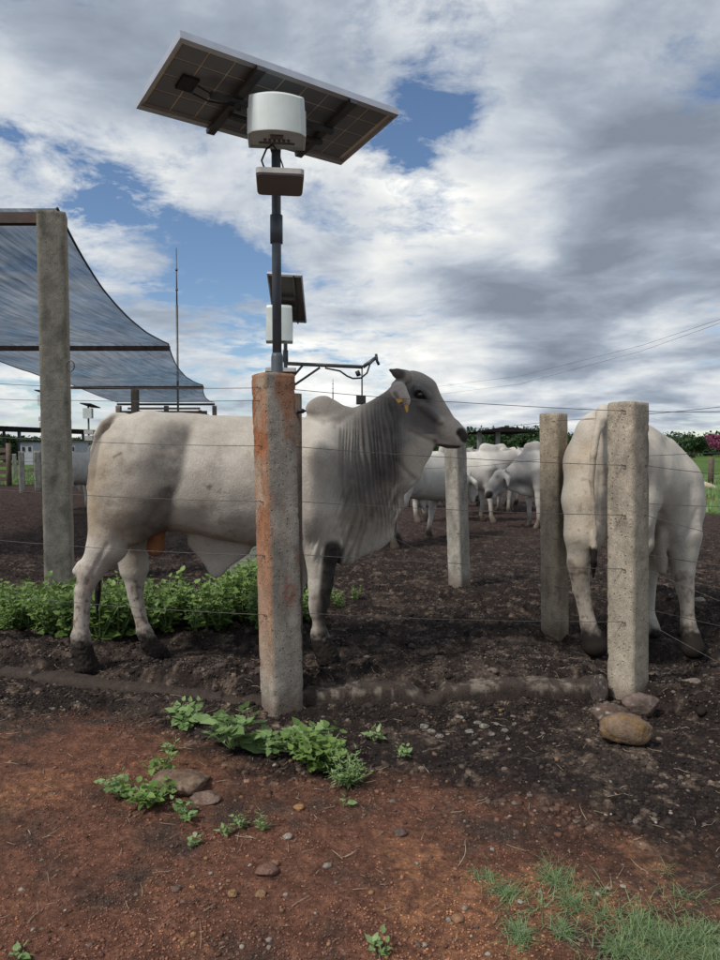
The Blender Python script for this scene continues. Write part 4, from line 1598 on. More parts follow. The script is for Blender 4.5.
    for sd_ in (-1, 1):
        L((418, 389, sd_ * hw * .86), (428, 396, sd_ * hw * .80), 5.5, 4, k=.015)          # brow
        L((421, 404, sd_ * hw * .75), (440, 421, sd_ * hw * .62), 4.5, 3, k=.025)           # cheek bone
        L((405, 377, sd_ * .06), (397, 373, sd_ * .085), 7.5, 5, k=.012)
        L((397, 373, sd_ * .085), (390, 370, sd_ * .10), 4.6, 1.6, k=.008)                 # horn stump
        # ear: broad leaf hanging beside the cheek
        L((398, 387, sd_ * .09), (399, 390, sd_ * .14), 7.0, 7.4, k=.010, w=.5)
        L((398.5, 391, sd_ * .155), (403, 400, sd_ * .175), 8.8, 7.6, k=.006, w=.28)
        L((403.5, 401, sd_ * .175), (407.5, 411.5, sd_ * .165), 6.4, 1.2, k=.006, w=.30)
        L((396, 392, sd_ * .185), (403, 402, sd_ * .20), 2.6, 2.0, k=.006, w=.5, op='s')
        L((459.5, 434.5, sd_ * .062), (463, 436.5, sd_ * .068), 3.0, 2.2, k=.006, op='s')    # nostril
        L((419, 394.5, sd_ * .118), (420.5, 395, sd_ * .122), 4.2, 3.6, k=.008, op='s')      # eye socket
    L((437, 444.2, -.1), (460, 446.2, -.1), .8, .8, k=.008, op='s')
    # sheath and scrotum
    L((200, 541), (216, 568), 13, 5, w=.42, k=.03)
    L((240, 546), (218, 568), 12, 5.5, w=.42, k=.03)
    L((215, 552), (216, 572), 13, 4.5, w=.34, k=.02)
    L((157, 522), (156.5, 531), 7, 8, w=.9, k=.015)
    L((156.5, 532), (156, 547), 8.5, 9.5, w=1.0, k=.01)
    # tail
    P = [(124, 419, 0), (114, 418.5, -.02), (105, 424, -.02), (98.5, 435, -.02), (95, 450, -.01), (92.5, 466, .0), (90, 488, .03), (94, 530, .06), (99, 575, .05), (98, 590, .04), (97, 612, .04)]
    rr = [6.5, 5.6, 4.8, 4.2, 3.8, 3.4, 3.0, 2.6, 2.4, 3.6, 1.8]
    for a in range(len(P) - 1):
        L(P[a], P[a + 1], rr[a], rr[a + 1], k=.012)
    V, Q = b.mesh(3)
    N_ = normals(V, Q)
    px, py = project(V)
    latm = V[:, 1] - np.interp(px, [80, 330, 470], [4.26, 4.38, 4.42])
    # skin folds of the neck and dewlap
    m_ = near(px, py, (372, 425), (392, 505), 26, 16) * sstep(408, 392, px) * sstep(404, 428, py + .35 * (px - 350))
    sx = px - (py - 400) * .06 + 2.2 * pn(px * .06, py * .02, 1.0) * 3
    wx = px - (py - 400) * .05 + 5 * pn(px * .03, py * .012, 1.0)
    ph = wx / 4.0 + 1.9 * pn(px * .06, py * .016, 6.0)
    fold = .62 * (1 - np.abs(np.cos(np.pi * ph)) ** 1.6) * (1 + .5 * pn(px * .1, py * .02, 7.0)) + np.abs(pn(wx * .115, py * .010, 2.0)) * .9
    fold = np.clip(fold, 0, 1)
    deep = near(px, py, (378, 420), (382, 500), 22, 16)
    V = V + N_ * (m_ * (fold - .55) * (.013 + .012 * deep))[:, None]
    dl = near(px, py, (352, 512), (392, 505), 18, 14) + near(px, py, (330, 548), (365, 540), 16, 10)
    V = V + N_ * (np.clip(dl, 0, 1) * .022 * (np.abs(pn((px + .30 * py) * .13, py * .018, 3)) * 2 - .45))[:, None]
    # wavy free edge on the dewlap
    ed = near(px, py, (412, 478), (396, 535), 7, 6)
    V[:, 0] += ed * .010 * np.sin(py / 5.0)
    # creases round the elbow, flank, cheek and throat
    def crease(a, c, r, depth):
        d, _ = seg_dist(px, py, a, c)
        return -depth * np.exp(-(d / r) ** 2)
    cr = crease((300, 540), (296, 490), 3.5, .012) + crease((341, 520), (352, 480), 5, .008) + crease((148, 527), (170, 495), 6, .014) + \
        crease((352, 408), (338, 424), 4, .008) + crease((408, 432), (397, 402), 5, .008) + crease((176, 529), (240, 547), 4, .010) + crease((308, 414), (326, 421), 3.2, .010) + crease((326, 421), (340, 421), 3.4, .008) + crease((340, 421), (356, 410), 3.2, .007) + crease((412, 480), (398, 462), 3, .012) + crease((410, 432), (434, 443), 2.5, .007) + crease((428, 398), (444, 424), 3, -.004) + crease((412, 388), (424, 388), 2, .004) + crease((414, 402), (426, 402), 2.2, .004) + crease((107, 545), (86, 585), 2.5, .006) + crease((320, 545), (316, 600), 2.2, .004) + crease((428, 412), (436, 432), 2.5, .003) + crease((344, 500), (352, 540), 4, .008)
    V = V + N_ * (cr * (latm < .02))[:, None]
    rib = np.sin((px + .12 * py) / 6.5) * near(px, py, (215, 470), (255, 480), 34, 20)
    V = V + N_ * (rib * .0022)[:, None]
    mus = .007 * fbm(px / 30, py / 26, 4, o=2)
    V = V + N_ * mus[:, None]
    px, py = project(V)
    # ---- coat
    nz = fbm(px / 30, py / 30, 1, o=4)
    nf = fbm(px / 7, py / 7, 2, o=4)
    c = np.tile(BASE, (len(V), 1)) * (1 + .07 * nz + .04 * nf)[:, None]
    c = blend(c, (.40, .345, .27), sstep(-.1, .6, nz) * .35)
    c = blend(c, (.34, .30, .25), near(px, py, (110, 425), (300, 428), 8, 14) * (.35 + .3 * nf))
    c = blend(c, (.38, .31, .22), near(px, py, (100, 450), (98, 530), 6, 14) * .5)
    # smoky hindquarter
    g1 = near(px, py, (176, 448), (152, 512), 20, 20) * (.66 + .14 * nf + .12 * nz)
    c = blend(c, (.12, .112, .103), np.clip(g1 * 1.35, 0, .95) * sstep(194, 184, px - (440 - py) * .22))
    c = blend(c, (.17, .15, .13), near(px, py, (112, 505), (150, 528), 16, 16) * (.55 + .5 * nf))
    c = blend(c, (.30, .265, .225), near(px, py, (120, 450), (140, 500), 14, 20) * (.4 + .6 * nf))
    c = blend(c, (.30, .27, .235), near(px, py, (222, 445), (205, 520), 5, 16) * (.25 + .5 * nf))
    c = blend(c, (.33, .29, .245), near(px, py, (235, 535), (300, 500), 10, 18) * (.3 + .5 * nf))
    # smoky neck
    g2 = near(px, py, (386, 412), (376, 492), 19, 30) * (.92 + .1 * nf)
    c = blend(c, (.085, .082, .083), g2 * .95)
    c = blend(c, (.165, .155, .145), near(px, py, (354, 430), (352, 485), 14, 24) * (.62 + .12 * nf))
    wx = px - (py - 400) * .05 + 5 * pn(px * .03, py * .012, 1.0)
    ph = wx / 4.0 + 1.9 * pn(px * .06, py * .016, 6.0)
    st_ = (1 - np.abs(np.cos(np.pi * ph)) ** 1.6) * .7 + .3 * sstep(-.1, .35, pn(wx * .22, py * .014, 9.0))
    c = c * (1 + (near(px, py, (382, 425), (380, 500), 20, 14) * (.30 * st_ - .18) * (.7 + 1.2 * pn(px * .06, py * .02, 12)))[:, None])  # stripes follow the folds: shade of the grooves painted into the coat
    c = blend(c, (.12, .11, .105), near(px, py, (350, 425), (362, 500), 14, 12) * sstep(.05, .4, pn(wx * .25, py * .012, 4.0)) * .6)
    c = blend(c, (.27, .235, .195), near(px, py, (372, 520), (392, 500), 16, 14) * .55)
    c = blend(c, (.235, .215, .195), near(px, py, (316, 404), (344, 411), 10, 7) * .85)
    c = blend(c, (.12, .105, .095), np.maximum(near(px, py, (308, 414.5), (326, 421.5), .6, 4), near(px, py, (326, 421.5), (352, 413), .6, 4)) * .45)  # crease under the hump: its shade painted as a dark line
    c = blend(c, (.13, .115, .10), np.maximum(near(px, py, (150, 528), (180, 531), 1, 3), near(px, py, (341, 525), (350, 485), 1, 4)) * .5)  # flank and shoulder creases darkened, shade painted into the coat
    c = blend(c, (.22, .19, .165), sstep(.2, .55, pn((px + .30 * py) * .13, py * .018, 3) ** 2 * 4) * 0 + near(px, py, (355, 530), (340, 555), 10, 12) * sstep(.25, .0, np.abs(pn((px + .30 * py) * .13, py * .018, 3))) * .6)  # valleys of the dewlap pleats painted darker as shade
    # head
    c = blend(c, (.29, .265, .235), near(px, py, (415, 385), (440, 408), 24, 8) * .85)
    c = blend(c, (.125, .12, .12), near(px, py, (418, 396), (422, 414), 11, 12) * (.95 + .1 * nf))
    c = blend(c, (.15, .142, .138), near(px, py, (420, 412), (435, 430), 8, 12) * .9)
    c = blend(c, (.50, .455, .39), near(px, py, (404, 464), (428, 445), 10, 7) * sstep(396, 410, px) * .85 * (py > 434))
    c = blend(c, (.47, .42, .36), near(px, py, (447, 426), (452, 432), 7, 7) * .85)
    c = blend(c, (.05, .04, .038), near(px, py, (461, 432.5), (465, 438), 4.2, 2.2))
    c = blend(c, (.09, .065, .055), near(px, py, (437, 445), (459, 447.2), 1.0, 1.8))
    c = blend(c, (.16, .12, .10), near(px, py, (435, 441), (436, 447), 1.2, 2.5) * .7)
    c = blend(c, (.02, .018, .018), near(px, py, (416, 395), (424, 397.5), 1.8, 2.6))
    c = blend(c, (.10, .092, .085), near(px, py, (390, 370), (399, 374), 5, 4))
    c = blend(c, (.46, .42, .375), near(px, py, (399, 390), (405, 404), 9, 2) * (np.abs(latm) > .125))
    c = blend(c, (.09, .08, .075), near(px, py, (395, 393), (403, 406), 1.2, 2) * (np.abs(latm) > .13) * .7)  # dark streak painted in the ear hollow as shadow contrast
    c = blend(c, (.30, .17, .12), near(px, py, (404, 400), (406, 406), 1.5, 2) * (np.abs(latm) > .12) * .6)
    # belly shade of coat, sheath, scrotum
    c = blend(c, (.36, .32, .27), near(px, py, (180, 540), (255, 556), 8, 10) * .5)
    c = blend(c, (.30, .135, .07), near(px, py, (156.5, 531), (156, 549), 11, 2.5) * (np.abs(latm) < .085) * (py > 524) * (px > 146) * 1.0)
    # legs: black stockings, blood-stained shanks, muddy feet
    c = blend(c, (.030, .027, .026), near(px, py, (333, 550), (326.5, 608), 8, 5) * (.95 + .1 * nf) * sstep(532, 545, py))
    c = blend(c, (.045, .04, .038), near(px, py, (323, 606), (323, 634), 4.5, 4) * .95)
    c = blend(c, (.20, .16, .14), near(px, py, (316, 600), (316, 634), 4, 4) * .6)
    shk = np.maximum(near(px, py, (140, 590), (146, 632), 9, 5), near(px, py, (83, 575), (80, 640), 9, 5))
    blot = sstep(.0, .45, fbm(px / 4.5, py / 8, 6, o=4))
    c = blend(c, (.16, .085, .065), shk * blot * .75)
    c = blend(c, (.10, .085, .075), shk * sstep(.15, .5, fbm(px / 6, py / 5, 9, o=3)) * .8)
    c = blend(c, (.30, .22, .18), shk * .25)
    hoof = np.where(px < 118, sstep(628, 648, py + 7 * nf), np.where(px < 200, sstep(622, 640, py + 7 * nf), sstep(628, 642, py + 6 * nf)))
    c = blend(c, (.016, .012, .0105), hoof * .98)
    c = blend(c, (.02, .017, .016), near(px, py, (98, 580), (97, 612), 3, 2.5) * (latm > -.05))
    dung = sstep(.12, .42, fbm(px / 9, py / 7, 31, o=5)) * (near(px, py, (112, 470), (118, 530), 16, 22) + .6 * near(px, py, (200, 520), (250, 535), 14, 16) + .35 * near(px, py, (180, 440), (300, 470), 20, 30))
    c = blend(c, (.27, .215, .155), dung * .6)
    c = blend(c, (.36, .30, .225), near(px, py, (105, 450), (108, 520), 12, 22) * (.30 + .5 * nz))
    c = blend(c, (.20, .18, .16), np.maximum.reduce([near(px, py, P[a][:2], P[a + 1][:2], 3.2, 1.6) for a in range(1, 6)]) * sstep(118, 110, px) * .8)
    # scrapes and splashes of mud
    c = blend(c, (.16, .125, .09), near(px, py, (114, 457), (121, 453), .6, 1.6) * .8)
    c = blend(c, (.20, .13, .10), near(px, py, (208, 487), (222, 489), 2, 4) * sstep(0, .3, nf) * .7)
    c = blend(c, (.40, .30, .19), near(px, py, (92, 470), (90, 530), 3, 6) * .45)
    V_ = V + N_ * (hoof * .010 * fbm(px / 3.0, py / 3.0, latm * 30, o=3))[:, None]
    root = thing('bull', (B1(210, 660)[0], 4.3, 0), 'large white bull with smoky grey neck and hump, standing side-on facing right', 'bull', 'zebu cattle in the yard')
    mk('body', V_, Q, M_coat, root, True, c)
    for sd_ in (-1, 1):
        m = MB()
        p = B1(419.8, 394.8, sd_ * .102)
        V0, F0 = ICO3
        m.add(V0 * .0215 + p, F0)
        m.build('eye', M_eye, root, True)
    m = MB()
    p = B1(399, 400.5, -.195)
    m.hexa(np.array([p + np.array(q) for q in ((-.022, 0, .012), (-.004, 0, -.016), (-.004, .004, -.016), (-.022, .004, .012), (.010, 0, .018), (.022, 0, -.004), (.022, .004, -.004), (.010, .004, .018))]))
    m.build('ear_tag', M_tagy, root)
    m = MB()
    p = B1(406, 409, -.185)
    m.hexa(np.array([p + np.array(q) for q in ((-.010, 0, .020), (.002, 0, -.022), (.002, .004, -.022), (-.010, .004, .020), (.010, 0, .022), (.014, 0, -.012), (.014, .004, -.012), (.010, .004, .022))]))
    m.build('ear_tag', M_tagy, root)
    return root


bull_one()


# ================================================================== the bull seen from behind
def bull_two():
    b = Body((0.98, 4.05, -0.30), (2.75, 6.6, 1.80), 0.0105)

    def L(p, q, ra, rb=None, k=.04, w=1.0, op='u', Lv=(1, 0, 0)):
        rb = ra if rb is None else rb
        b.limb(U(*p), U(*q), ra * p[2] / F_PX, rb * q[2] / F_PX, k, Lv if w != 1 else None, w, op)
    L((608, 464, 4.80), (618, 476, 4.98), 43, 45, k=.06)
    L((603, 436, 4.76), (612, 440, 4.95), 27, 26, k=.06)
    L((624, 480, 5.0), (652, 492, 5.35), 49, 45, k=.07)
    L((634, 452, 5.0), (655, 462, 5.3), 30, 27, k=.06)
    L((588, 470, 4.72), (584, 500, 4.66), 22.5, 21.5, k=.05)
    L((634, 470, 4.78), (636, 500, 4.74), 26, 24, k=.05)
    # hind left
    L((587, 500, 4.66), (584, 535, 4.62), 23, 19.5, k=.04)
    L((584, 535, 4.62), (579, 562, 4.62), 18.5, 11.5, k=.03)
    L((578.5, 562, 4.62), (581, 590, 4.64), 10.8, 8.6, k=.02)
    L((573, 565, 4.60), (573, 570, 4.60), 5, 4.5, k=.02)
    L((581, 590, 4.64), (588, 622, 4.63), 8.0, 7.2, k=.015)
    L((588, 622, 4.63), (591, 634, 4.62), 8.2, 9.5, k=.015)
    L((592, 636, 4.61), (595, 645, 4.60), 10, 12.5, k=.012)
    L((599, 646, 4.58), (600, 647, 4.57), 8, 7, k=.012)
    # hind right (behind the concrete post)
    L((636, 505, 4.72), (634, 540, 4.68), 24, 19, k=.04)
    L((634, 540, 4.68), (628, 570, 4.68), 17, 11, k=.03)
    L((628, 570, 4.68), (629, 620, 4.70), 9.5, 7, k=.02)
    L((629, 620, 4.70), (630, 645, 4.66), 8, 11, k=.015)
    # shoulder and fore legs
    L((660, 488, 5.30), (664, 508, 5.25), 39, 37, k=.07)
    L((676, 505, 5.12), (682, 535, 5.05), 24, 18, k=.05)
    L((655, 500, 5.5), (652, 530, 5.45), 26, 18, k=.05)
    L((682, 535, 5.05), (683, 570, 5.02), 18, 11.5, k=.03)
    L((683, 570, 5.02), (685, 590, 5.0), 10.8, 8.6, k=.02)
    L((685, 588, 5.0), (688, 622, 4.96), 7.4, 6.4, k=.015)
    L((688, 622, 4.96), (690, 634, 4.94), 7.6, 9, k=.012)
    L((691, 637, 4.93), (693, 648, 4.91), 9.5, 12, k=.012)
    L((697, 650, 4.90), (698, 651, 4.90), 8, 7, k=.012)
    L((652, 530, 5.45), (650, 565, 5.40), 16, 10, k=.03)
    L((650, 565, 5.40), (648, 580, 5.36), 9, 8, k=.02)
    L((649, 580, 5.36), (648, 615, 5.3), 7, 6, k=.015)
    L((648, 615, 5.3), (650, 630, 5.26), 7, 10, k=.012)
    # hump, neck and lowered head on the far side
    L((664, 451, 5.45), (671, 457, 5.6), 14, 13, k=.025)
    L((668, 480, 5.55), (664, 505, 5.9), 30, 24, k=.06)
    L((664, 505, 5.9), (648, 540, 6.2), 22, 15, k=.05)
    L((646, 542, 6.2), (633, 570, 6.2), 14, 10, k=.03)
    L((633, 570, 6.2), (628, 592, 6.15), 9, 7, k=.02)
    # dewlap / sheath hanging under the chest
    L((658, 538, 5.05), (661, 560, 5.02), 11, 7, k=.03, w=.7)
    L((661, 560, 5.02), (662, 571, 5.0), 6.5, 4, k=.02)
    L((668, 538, 5.1), (672, 560, 5.05), 6, 3.5, k=.02)
    # tail head and tail
    P = [(604, 412, 4.66), (602, 420, 4.52), (597, 436, 4.47), (593.5, 455, 4.44), (591.5, 480, 4.44), (594, 505, 4.45), (595.5, 530, 4.47), (594.5, 545, 4.48), (594, 560, 4.48), (593, 578, 4.50)]
    rr = [7.5, 6, 4.5, 3.6, 3.0, 2.7, 2.4, 2.8, 4.0, 1.2]
    for a in range(len(P) - 1):
        L(P[a], P[a + 1], rr[a], rr[a + 1], k=.012)
    V, Q = b.mesh(3)
    N_ = normals(V, Q)
    px, py = project(V)

    def cr(a, c, r, depth):
        d, _ = seg_dist(px, py, a, c)
        return -depth * np.exp(-(d / r) ** 2)
    front = V[:, 1] < 5.2
    e = (cr((662, 516), (640, 560), 4, .018) + cr((661, 510), (668, 440), 6, .010) + cr((603, 425), (600, 520), 4, .014) + cr((690, 530), (672, 545), 3, .008)) * front
    for k in range(4):
        e = e + cr((676 + 3 * k, 545 - 4 * k), (697, 528 - 6 * k), 2.2, .006) * front
    V = V + N_ * (e + .008 * fbm(px / 28, py / 28, 8, o=2))[:, None]
    nz = fbm(px / 30, py / 30, 21, o=4)
    nf = fbm(px / 7, py / 7, 22, o=4)
    c = np.tile(np.array([.54, .50, .435]), (len(V), 1)) * (1 + .07 * nz + .05 * nf)[:, None]
    c = blend(c, (.40, .31, .21), near(px, py, (580, 450), (585, 560), 12, 20) * (.4 + .5 * nz))
    c = blend(c, (.25, .19, .13), near(px, py, (612, 440), (580, 560), 16, 20) * sstep(.12, .45, fbm(px / 8, py / 7, 33, o=5)) * .6)
    c = blend(c, (.42, .36, .29), near(px, py, (600, 415), (592, 500), 3, 8) * .6)
    c = blend(c, (.26, .21, .165), near(px, py, (612, 470), (606, 545), 5, 9) * .6)  # shade in the gap between the thighs, painted on
    c = blend(c, (.33, .28, .22), near(px, py, (655, 540), (664, 570), 9, 8) * .6)
    c = blend(c, (.36, .32, .27), near(px, py, (650, 425), (668, 500), 4, 12) * .35)
    shk = np.maximum(near(px, py, (580, 575), (588, 625), 9, 4), near(px, py, (683, 580), (688, 625), 8, 4))
    c = blend(c, (.13, .105, .09), shk * sstep(.0, .45, fbm(px / 5, py / 6, 6, o=4)) * .8)
    c = blend(c, (.30, .21, .15), shk * .35)
    c = blend(c, (.08, .06, .05), near(px, py, (570, 562), (572, 568), 2.5, 3) * .5)
    c = blend(c, (.016, .012, .0105), sstep(618, 636, py + 8 * nf) * .98)
    c = blend(c, (.018, .015, .014), near(px, py, (594, 552), (593, 578), 3.5, 2) * (V[:, 1] < 4.56))
    root = thing('bull', (U(640, 650, 4.9)[0], 4.95, 0), 'white bull seen from behind past the clean grey concrete post, head hidden', 'bull', 'zebu cattle in the yard')
    mk('body', V, Q, M_coat, root, True, c)


bull_two()


# ================================================================== cattle further off
def cow_mesh(seed, head='mid', stride=0.0, grey=0.3, h=.021, dewlap=1.0):
    """generic zebu in its own frame: x forward, z up, hooves at z=0, withers about 1.35 m"""
    r_ = random.Random(seed)
    b = Body((-1.25, -.42, -.06), (1.75, .42, 1.85), h)
    Y = (0, 1, 0)

    def L(p, q, ra, rb=None, k=.04, w=1.0, op='u'):
        b.limb(p, q, ra, ra if rb is None else rb, k, Y if w != 1 else None, w, op)
    L((-.55, 0, .98), (.25, 0, .93), .31, .34, w=.82)
    L((-.72, 0, 1.04), (-.5, 0, 1.03), .24, .28, w=.85)
    L((.25, 0, .95), (.55, 0, .98), .33, .28, w=.75)
    L((-.85, 0, 1.18), (.4, 0, 1.22), .07, .07, w=1.3, k=.07)
    L((.40, 0, 1.34), (.54, 0, 1.34), .125, .095, w=.5, k=.02)
    for s in (-1, 1):
        q = stride * s
        L((-.74, .14 * s, .98), (-.74 + .3 * q, .16 * s, .66), .19, .10, k=.05)
        L((-.74 + .3 * q, .16 * s, .66), (-.83 + .55 * q, .16 * s, .46), .095, .06, k=.02)
        L((-.83 + .55 * q, .16 * s, .46), (-.78 + .75 * q, .16 * s, .12), .050, .042, k=.015)
        L((-.78 + .75 * q, .16 * s, .12), (-.74 + .75 * q, .16 * s, .03), .05, .065, k=.012)
        L((.42, .14 * s, .98), (.42 - .1 * q, .15 * s, .70), .18, .10, k=.05)
        L((.42 - .1 * q, .15 * s, .70), (.43 - .4 * q, .15 * s, .42), .085, .055, k=.02)
        L((.43 - .4 * q, .15 * s, .42), (.42 - .65 * q, .15 * s, .12), .045, .038, k=.015)
        L((.42 - .65 * q, .15 * s, .12), (.46 - .65 * q, .15 * s, .03), .048, .06, k=.012)
    hd = {'up': ((.98, 1.42), (1.08, 1.42), (1.34, 1.22)), 'mid': ((.98, 1.25), (1.10, 1.24), (1.36, 1.02)), 'low': ((.98, .92), (1.10, .86), (1.28, .58)), 'down': ((.92, .60), (1.0, .50), (1.08, .20))}[head]
    (nx, nz_), (hx_, hz), (mx, mz) = hd
    L((.50, 0, 1.06), (nx - .08, 0, nz_ - .06), .24, .15, w=.6, k=.05)
    L((hx_ - .04, 0, hz), (hx_ + .45 * (mx - hx_), 0, hz + .45 * (mz - hz)), .135, .105, w=.72, k=.03)
    L((hx_ + .4 * (mx - hx_), 0, hz + .4 * (mz - hz)), (mx, 0, mz), .10, .070, w=.78, k=.03)
    L((hx_ - .06, 0, hz - .06), (mx - .10, 0, mz - .03), .085, .05, w=.8, k=.03)
    for s in (-1, 1):
        L((hx_ - .08, .07 * s, hz + .05), (hx_ - .10, .17 * s, hz - .02), .045, .05, k=.012)
        L((hx_ - .10, .17 * s, hz - .02), (hx_ - .08, .20 * s, hz - .14), .05, .02, k=.012)
        L((hx_ - .07, .06 * s, hz + .09), (hx_ - .12, .10 * s, hz + .17), .03, .012, k=.01)
    # dewlap
    L((nx - .12, 0, nz_ - .16), (.60, 0, .72), .13 * dewlap, .15 * dewlap, w=.3, k=.03)
    L((.60, 0, .70), (.42, 0, .62), .14 * dewlap, .10, w=.4, k=.03)
    L((-.15, 0, .60), (-.10, 0, .50), .08, .04, w=.5, k=.03)
    P = [(-.93, 0, 1.18), (-1.0, 0, 1.08), (-1.02, 0, .8), (-1.0, 0, .5), (-.99, 0, .28)]
    for a, rad in zip(range(4), (.045, .03, .025, .035)):
        L(P[a], P[a + 1], rad, [.03, .025, .03, .015][a], k=.012)
    V, Q = b.mesh(2)
    x, y, z = V.T
    n = fbm(x * 3 + seed, y * 3, z * 3, o=4)
    c = np.tile(np.array([.56, .54, .50]) * r_.uniform(.80, 1.05), (len(V), 1)) * (1 + .14 * n)[:, None]
    c = blend(c, (.25, .20, .15), sstep(.2, .5, fbm(x * 6 + seed, y * 6, z * 6, o=4)) * sstep(-.2, -.6, x) * .5)
    c = blend(c, (.14, .14, .15), sstep(.30, .7, x) * sstep(.7, 1.0, z + .2 * x) * grey * (.7 + .6 * n))
    c = blend(c, (.24, .235, .24), sstep(-.35, -.6, x) * sstep(.6, .9, z) * grey * .5 * (.6 + n))
    dmz = np.sqrt((x - mx) ** 2 + (z - mz) ** 2)
    c = blend(c, (.03, .028, .028), sstep(.085, .05, dmz))
    ex, ez = hx_ + .06, hz + .02
    for s in (-1, 1):
        de = np.sqrt((x - ex) ** 2 + (y - .095 * s) ** 2 + (z - ez) ** 2)
        c = blend(c, (.02, .018, .018), sstep(.055, .028, de))
        c = blend(c, (.16, .155, .155), sstep(.14, .05, de) * .6)
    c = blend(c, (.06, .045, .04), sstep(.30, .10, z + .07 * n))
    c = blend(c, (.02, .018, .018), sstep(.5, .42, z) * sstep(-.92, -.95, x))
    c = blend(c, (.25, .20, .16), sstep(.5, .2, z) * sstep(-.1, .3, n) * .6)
    return V, Q, c


def place_cow(px, pyfoot, yaw, label, seed, scale=1.0, **kw):
    p = on_plane(px, pyfoot)
    V, Q, c = cow_mesh(seed, **kw)
    V = (V * scale) @ rotz(yaw).T + np.array([p[0], p[1], float(G(p[0], p[1])) - .02])
    th = thing('cow', p, label, 'cow', 'zebu cattle in the yard')
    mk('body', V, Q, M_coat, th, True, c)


place_cow(428, 541, R(48), 'white cow walking away between the bull dewlap and the leaning post', 1, .96, head='low', stride=.32, grey=.1)
place_cow(463, 522, R(-3), 'white cow with big dewlap facing right behind the leaning post', 2, .98, head='mid', stride=.12, grey=.55, dewlap=1.35)
place_cow(556, 527, R(197), 'grey-faced cow facing left beside the tan concrete post', 3, 1.0, head='low', grey=1.0)
place_cow(497, 509, R(-78), 'small white cow facing the camera behind the other cows', 4, .95, head='mid', grey=.1)
place_cow(432, 508, R(10), 'far white cow mostly hidden behind the walking cow', 5, .95, head='low', grey=.2)
place_cow(524, 506, R(120), 'farthest white cow, seen between the grey-faced cow and the pavilion', 6, .95, head='low', grey=.2)
place_cow(520, 512, R(175), 'white cow with raised head behind the grey-faced cow', 8, 1.0, head='mid', grey=.7)
place_cow(488, 514, R(25), 'white cow walking right, its hump just left of the pavilion post', 9, .95, head='low', grey=.3)
place_cow(82, 513, R(80), 'small white cow seen from behind, left of the large bull rump', 7, .98, head='low', grey=.15)

# ================================================================== rocks
def rock(name, px, py, size, seed, cols, label, group=None, sink=.25, cat='rock', rot=0.0, dx=0.0):
    V0, F0 = ICO4
    r_ = np.random.default_rng(seed)
    V = V0.copy()
    for k in range(9):
        n = r_.normal(size=3)
        n /= np.linalg.norm(n)
        d = V @ n
        lim = r_.uniform(.62, .9)
        over = np.maximum(d - lim, 0)
        V = V - n * over[:, None] * .8
    V = V * (1 + .16 * fbm(V0[:, 0] * 1.6 + seed, V0[:, 1] * 1.6, V0[:, 2] * 1.6, o=3) + .07 * fbm(V0[:, 0] * 6 + seed, V0[:, 1] * 6, V0[:, 2] * 6, o=4))[:, None]
    V = (V * np.asarray(size) / 2) @ rotz(rot).T
    n1 = fbm(V0[:, 0] * 1.5 + seed, V0[:, 1] * 1.5, V0[:, 2] * 1.5 + 3, o=4)
    n2 = fbm(V0[:, 0] * 5 + seed, V0[:, 1] * 5, V0[:, 2] * 5 + 3, o=4)
    c = np.array(cols[0]) * (1 - sstep(-.2, .3, n1))[:, None] + np.array(cols[1]) * sstep(-.2, .3, n1)[:, None]
    t = sstep(.15, .5, n2)[:, None]
    c = c * (1 - t) + np.array(cols[2]) * t
    p = Gp(px, py)
    V = V + np.array([p[0] + dx, p[1] + size[1] * .35, p[2] + size[2] * (.5 - sink)])
    o = mk(name, V, F0, M_rock, None, True, c)
    tag(o, label, cat, group)
    return o


gr = 'rocks at the foot of the concrete post'
rock('rock', 631, 750, (.235, .17, .145), 3, [(.19, .13, .09), (.24, .145, .06), (.13, .10, .08)], 'ochre-brown rock lying nearest the camera below the clean concrete post', gr, .12)
rock('rock', 614, 727, (.20, .15, .13), 8, [(.11, .07, .055), (.09, .07, .055), (.42, .40, .37)], 'dark rock with white crust, left of the post foot', gr, .22)
rock('rock', 645, 716, (.19, .15, .125), 12, [(.16, .115, .10), (.10, .075, .06), (.20, .16, .14)], 'brown rounded rock resting against the right side of the post foot', gr, .18)
rock('rock', 602, 700, (.10, .10, .17), 15, [(.07, .055, .048), (.06, .045, .04), (.22, .20, .18)], 'upright dark stone wedged between kerb end and post', gr, .2)
rock('flat_stone', 174, 797, (.27, .20, .085), 27, [(.15, .095, .065), (.20, .14, .10), (.10, .07, .05)], 'flat brown stone among the small weeds at left', None, .3, 'stone')
rock('flat_stone', 168, 806, (.12, .09, .035), 22, [(.20, .14, .11), (.14, .09, .07), (.10, .07, .05)], 'small pinkish stone in front of the flat brown stone', None, .3, 'stone', dx=.13)
rock('stone', 266, 878, (.075, .06, .04), 31, [(.17, .09, .07), (.20, .12, .09), (.12, .07, .05)], 'reddish stone on bare earth at bottom left of centre', None, .3, 'stone')
rock('stone', 299, 811, (.045, .035, .02), 32, [(.36, .20, .09), (.30, .16, .07), (.12, .07, .05)], 'small orange stone on the dark soil below the leafy weeds', None, .2, 'stone')
rock('stone', 260, 899, (.035, .03, .02), 33, [(.24, .14, .07), (.28, .18, .10), (.12, .07, .05)], 'small tan stone below the reddish stone', None, .2, 'stone')
rock('stone', 232, 899, (.03, .03, .02), 34, [(.24, .14, .07), (.28, .18, .10), (.12, .07, .05)], 'small tan stone left of the tan stone', None, .2, 'stone')
rock('stone', 287, 841, (.035, .03, .02), 35, [(.34, .29, .25), (.28, .22, .18), (.16, .12, .09)], 'pale pebble above the reddish stone', None, .2, 'stone')
rock('stone', 400, 835, (.05, .04, .025), 36, [(.12, .085, .07), (.09, .06, .05), (.16, .12, .09)], 'dark stone on bare soil in the middle foreground', None, .2, 'stone')
